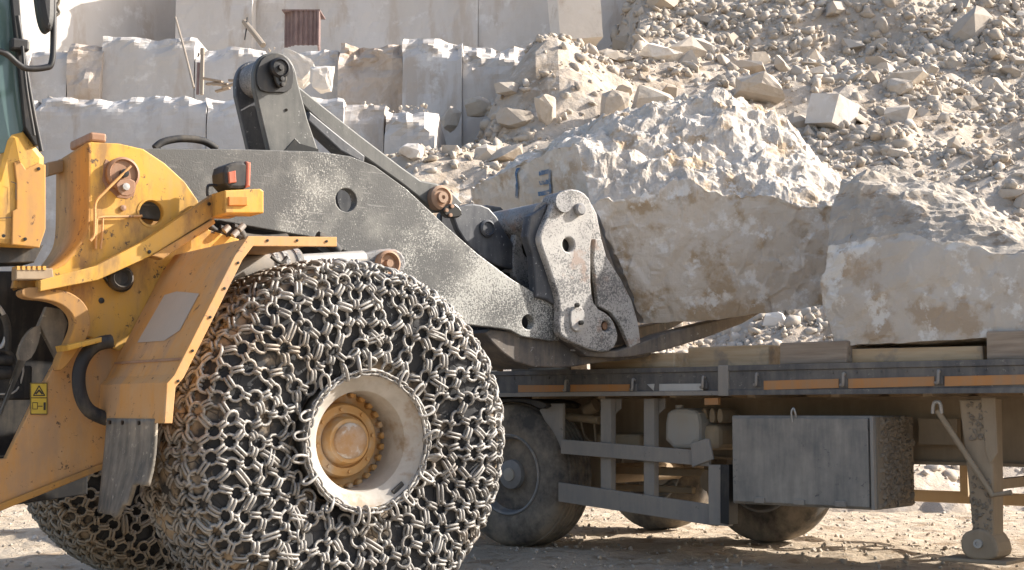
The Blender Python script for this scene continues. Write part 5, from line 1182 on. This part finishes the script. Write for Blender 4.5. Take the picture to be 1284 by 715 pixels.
# ================================================================== MARBLE BLOCKS
def stone_block(name, C8, res, face_fn, mats, label, topz=None):
    """C8 = bottom FL,FR,BR,BL then top FL,FR,BR,BL (world); topz(x, y) gives the height of the broken top"""
    C8 = [Vector(c) for c in C8]; n = res; idx = {}; bm = bmesh.new(); org = sum(C8, Vector()) / 8; org.z = min(c.z for c in C8)
    def pos(i, j, k):
        x, y, z = i / n[0], j / n[1], k / n[2]
        b = C8[0].lerp(C8[1], x).lerp(C8[3].lerp(C8[2], x), y); t = C8[4].lerp(C8[5], x).lerp(C8[7].lerp(C8[6], x), y)
        if topz: t.z = topz(x, y)
        return b.lerp(t, z)
    def vert(i, j, k):
        if (i, j, k) not in idx:
            p = pos(i, j, k); idx[(i, j, k)] = bm.verts.new(p + face_fn(p, i / n[0], j / n[1], k / n[2]) - org)
        return idx[(i, j, k)]
    def face(q, mi):
        f = bm.faces.new([vert(*a) for a in q]); f.material_index = mi
    for i in range(n[0]):
        for k in range(n[2]):
            face([(i, 0, k), (i + 1, 0, k), (i + 1, 0, k + 1), (i, 0, k + 1)], 0); face([(i, n[1], k), (i, n[1], k + 1), (i + 1, n[1], k + 1), (i + 1, n[1], k)], 1)
        for j in range(n[1]):
            face([(i, j, 0), (i, j + 1, 0), (i + 1, j + 1, 0), (i + 1, j, 0)], 0); face([(i, j, n[2]), (i + 1, j, n[2]), (i + 1, j + 1, n[2]), (i, j + 1, n[2])], 1)
    for j in range(n[1]):
        for k in range(n[2]):
            face([(0, j, k), (0, j, k + 1), (0, j + 1, k + 1), (0, j + 1, k)], 2); face([(n[0], j, k), (n[0], j + 1, k), (n[0], j + 1, k + 1), (n[0], j, k + 1)], 1)
    bm.normal_update()
    me = bpy.data.meshes.new(name); bm.to_mesh(me); bm.free()
    for m_ in mats: me.materials.append(M[m_])
    o = bpy.data.objects.new(name, me); col.objects.link(o); o.location = org
    return tag(o, label, 'stone block')
def rgh(p, f, a): return Vector((fbm(p * f + Vector((11, 0, 0)), 5), fbm(p * f + Vector((0, 17, 0)), 5), fbm(p * f + Vector((0, 0, 23)), 5))) * a
def table(xs, ys, Z):
    Z = np.array(Z)
    return lambda x, y: float(np.interp(y, ys, [np.interp(x, xs, Z[:, k]) for k in range(len(ys))]))
def facet(p, f, seed):
    q = p * f + Vector((seed, seed * .7, seed * 1.3)); dd_, pp_ = noise.voronoi(q); c = pp_[0]; g_ = noise.cell_vector(c * 41.7 + Vector((.37, .11, .73))) - Vector((.5, .5, .5))
    return (g_.z * .6 + (q - c).dot(g_) * 1.6) * sstep(0, .22, dd_[1] - dd_[0])
def chips(p):     # broken stone: facets of several sizes
    w3 = noise.voronoi(p * 17 + Vector((7, 2, 9)))[0]
    return .085 * facet(p, 1.8, 3) + .045 * facet(p, 4.5, 8) + .02 * facet(p, 11.0, 15) + .035 * fbm(p * 8, 5) - .02 * w3[0] + .05 * fbm(p * 3, 4)
# carried block: FL = near left edge behind the coupler, FR = right end, BL = far left
CA = [at(806, 408, 9.95), at(1080, 380, 9.72), at(1110, 330, 11.6), at(640, 372, 11.45),
      at(742, 250, 9.78), at(1080, 268, 9.62), at(1075, 128, 11.5), at(588, 236, 11.3)]
zA = table([0, .12, .35, .6, .8, .92, 1], [0, .13, .5, 1.0],
   [(2.43, 2.87, 2.83, 2.73), (2.45, 2.78, 2.99, 2.92), (2.43, 2.68, 3.20, 3.26), (2.41, 2.64, 3.36, 3.50), (2.39, 2.56, 3.06, 3.16), (2.37, 2.46, 2.72, 2.78), (2.34, 2.38, 2.48, 2.5)])
def dA(p, x, y, z):
    top = sstep(.9, 1.0, z); d = rgh(p, 1.1, .03) + rgh(p, 7, .007)
    endf = sstep(0.0, .06, x)            # the sawn end stays flat, its edges are chipped
    if x < .001:
        nb = sstep(.82, 1, z) + sstep(.1, 0, y); d += Vector((-.84, -.54, 0)) * (.035 * facet(p, 2.5, 6) + .015 * facet(p, 8, 2)) - Vector((-.84, -.54, 0)) * .05 * nb * abs(fbm(p * 4, 3))
    edge = max(top, sstep(.9, 1, x), sstep(.85, 1, y)) * endf
    d += rgh(p, 2.4, .05) * edge + rgh(p, 9, .018) * edge * (.5 if y < .02 else 1)
    if z > .999: d.z += (chips(p) + .03) * min(1, .75 + 3 * y) * max(endf, .4) + (.05 * fbm(p * 1.7, 4) if y < .06 else 0)
    if x > .999: d.x += chips(p) * sstep(0, .3, y)
    if y < .001: d.y += .05 * facet(p, 2.2, 4) + .02 * facet(p, 7, 9)
    return d
ba = stone_block('marble_block', CA, (130, 110, 44), dA, ['block_sawn', 'block_rough', 'block_end'], 'huge rough topped marble block marked 3 in blue, held on the loader forks', zA)
# block standing on the trailer
def tw_(t, n, z): return TO + Matrix.Rotation(TA, 3, 'Z') @ Vector((t, n, z))
tl0 = TF.p(1030, 432, .10)[0]; zb = TF.p(1060, 431, .10)[1]; zt_l = TF.p(1040, 300, .10)[1]; zt_r = TF.p(1284, 330, .10)[1]
CB = [tw_(tl0 + .07, .13, zb), tw_(tl0 + 2.6, .10, zb), tw_(tl0 + 2.7, 1.5, zb), tw_(tl0 + .1, 1.5, zb),
      tw_(tl0 + .03, .12, zt_l), tw_(tl0 + 2.6, .12, zt_r - .1), tw_(tl0 + 2.7, 1.4, zt_r), tw_(tl0 + .12, 1.4, zt_l)]
zB = table([0, .06, .2, .45, 1], [0, .15, .4, 1.0], [(zt_l - .04, zt_l + .32, zt_l + .50, zt_l + .3), (zt_l - .02, zt_l + .36, zt_l + .54, zt_l + .3), (zt_l + .02, zt_l + .24, zt_l + .36, zt_l + .2), (zt_r + .06, zt_r + .15, zt_r + .17, zt_r + .02), (zt_r - .1, zt_r - .02, zt_r - .05, zt_r - .2)])
def dB(p, x, y, z):
    top = sstep(.9, 1, z); d = rgh(p, 1.0, .025) + rgh(p, 6, .006)
    e = max(top, sstep(.8, 1, y), sstep(.95, 1, x)); d += rgh(p, 2.2, .04) * e + rgh(p, 8, .014) * e
    if z > .999:
        q = p.z * 13 + 1.2 * fbm(p * 1.5, 3); d.z += (.5 * chips(Vector((p.x, p.y, p.z * 2)))) * min(1, .3 + 5 * y) + .02 * (math.floor(q) - q + .5) * min(1, 6 * y)
    if x < .06: d += rgh(p, 3.5, .03); d -= Vector((.766, -.643, 0)) * (.06 * math.sin(math.pi * min(1, z * 1.15)))
    if y < .001: d.y += .05 * facet(p, 1.7, 14) + .025 * facet(p, 6, 19)
    return d
stone_block('marble_block', CB, (130, 70, 40), dB, ['block_b_face', 'block_b_rough', 'block_b_rough'], 'pale marble block with half-shaded broken top standing on the trailer deck', zB)
# painted number on the carried block's end face (x = 0 side), thin paint strokes lying on the stone
def endpt(px, py):
    a, b, c = CA[0], CA[3], CA[4]; nrm = (b - a).cross(c - a).normalized()
    if nrm.dot(CAM - a) < 0: nrm = -nrm
    d = ray(px, py); t = (a - CAM).dot(nrm) / d.dot(nrm); return CAM + d * t, nrm
def stroke(pts, wpx, name):
    q = spline([endpt(x, y)[0] for x, y in pts], 5); nrm = endpt(*pts[0])[1]; m = MB(); vs = []
    for i, p in enumerate(q):
        d = (q[min(i + 1, len(q) - 1)] - q[max(i - 1, 0)]).normalized(); s_ = nrm.cross(d) * (wpx / 2 * 11 / FPX * (1 + .15 * noise.noise(p * 30)))
        vs += [p + s_ + nrm * .045 - ba.location, p - s_ + nrm * .045 - ba.location]
    m.add(vs, [(2 * i, 2 * i + 1, 2 * i + 3, 2 * i + 2) for i in range(len(q) - 1)])
    o = m.build(name, 'blue', ba)
    # press the paint onto the rough stone
    sw = o.modifiers.new('w', 'SHRINKWRAP'); sw.target = ba; sw.offset = .010; sw.wrap_method = 'PROJECT'; sw.use_negative_direction = True; sw.use_positive_direction = True; sw.wrap_mode = 'ABOVE_SURFACE'; return o
for seg_ in ([(661, 225), (667, 223), (673, 222)], [(673, 221), (675, 228), (675, 234)], [(663, 236), (669, 235), (675, 234)], [(675, 233), (677, 240), (677, 247)], [(663, 249), (670, 248), (677, 246)]): stroke(seg_, 5.0, 'painted_number')
stroke([(633, 218), (637, 234), (639, 252)], 4.4, 'painted_line')
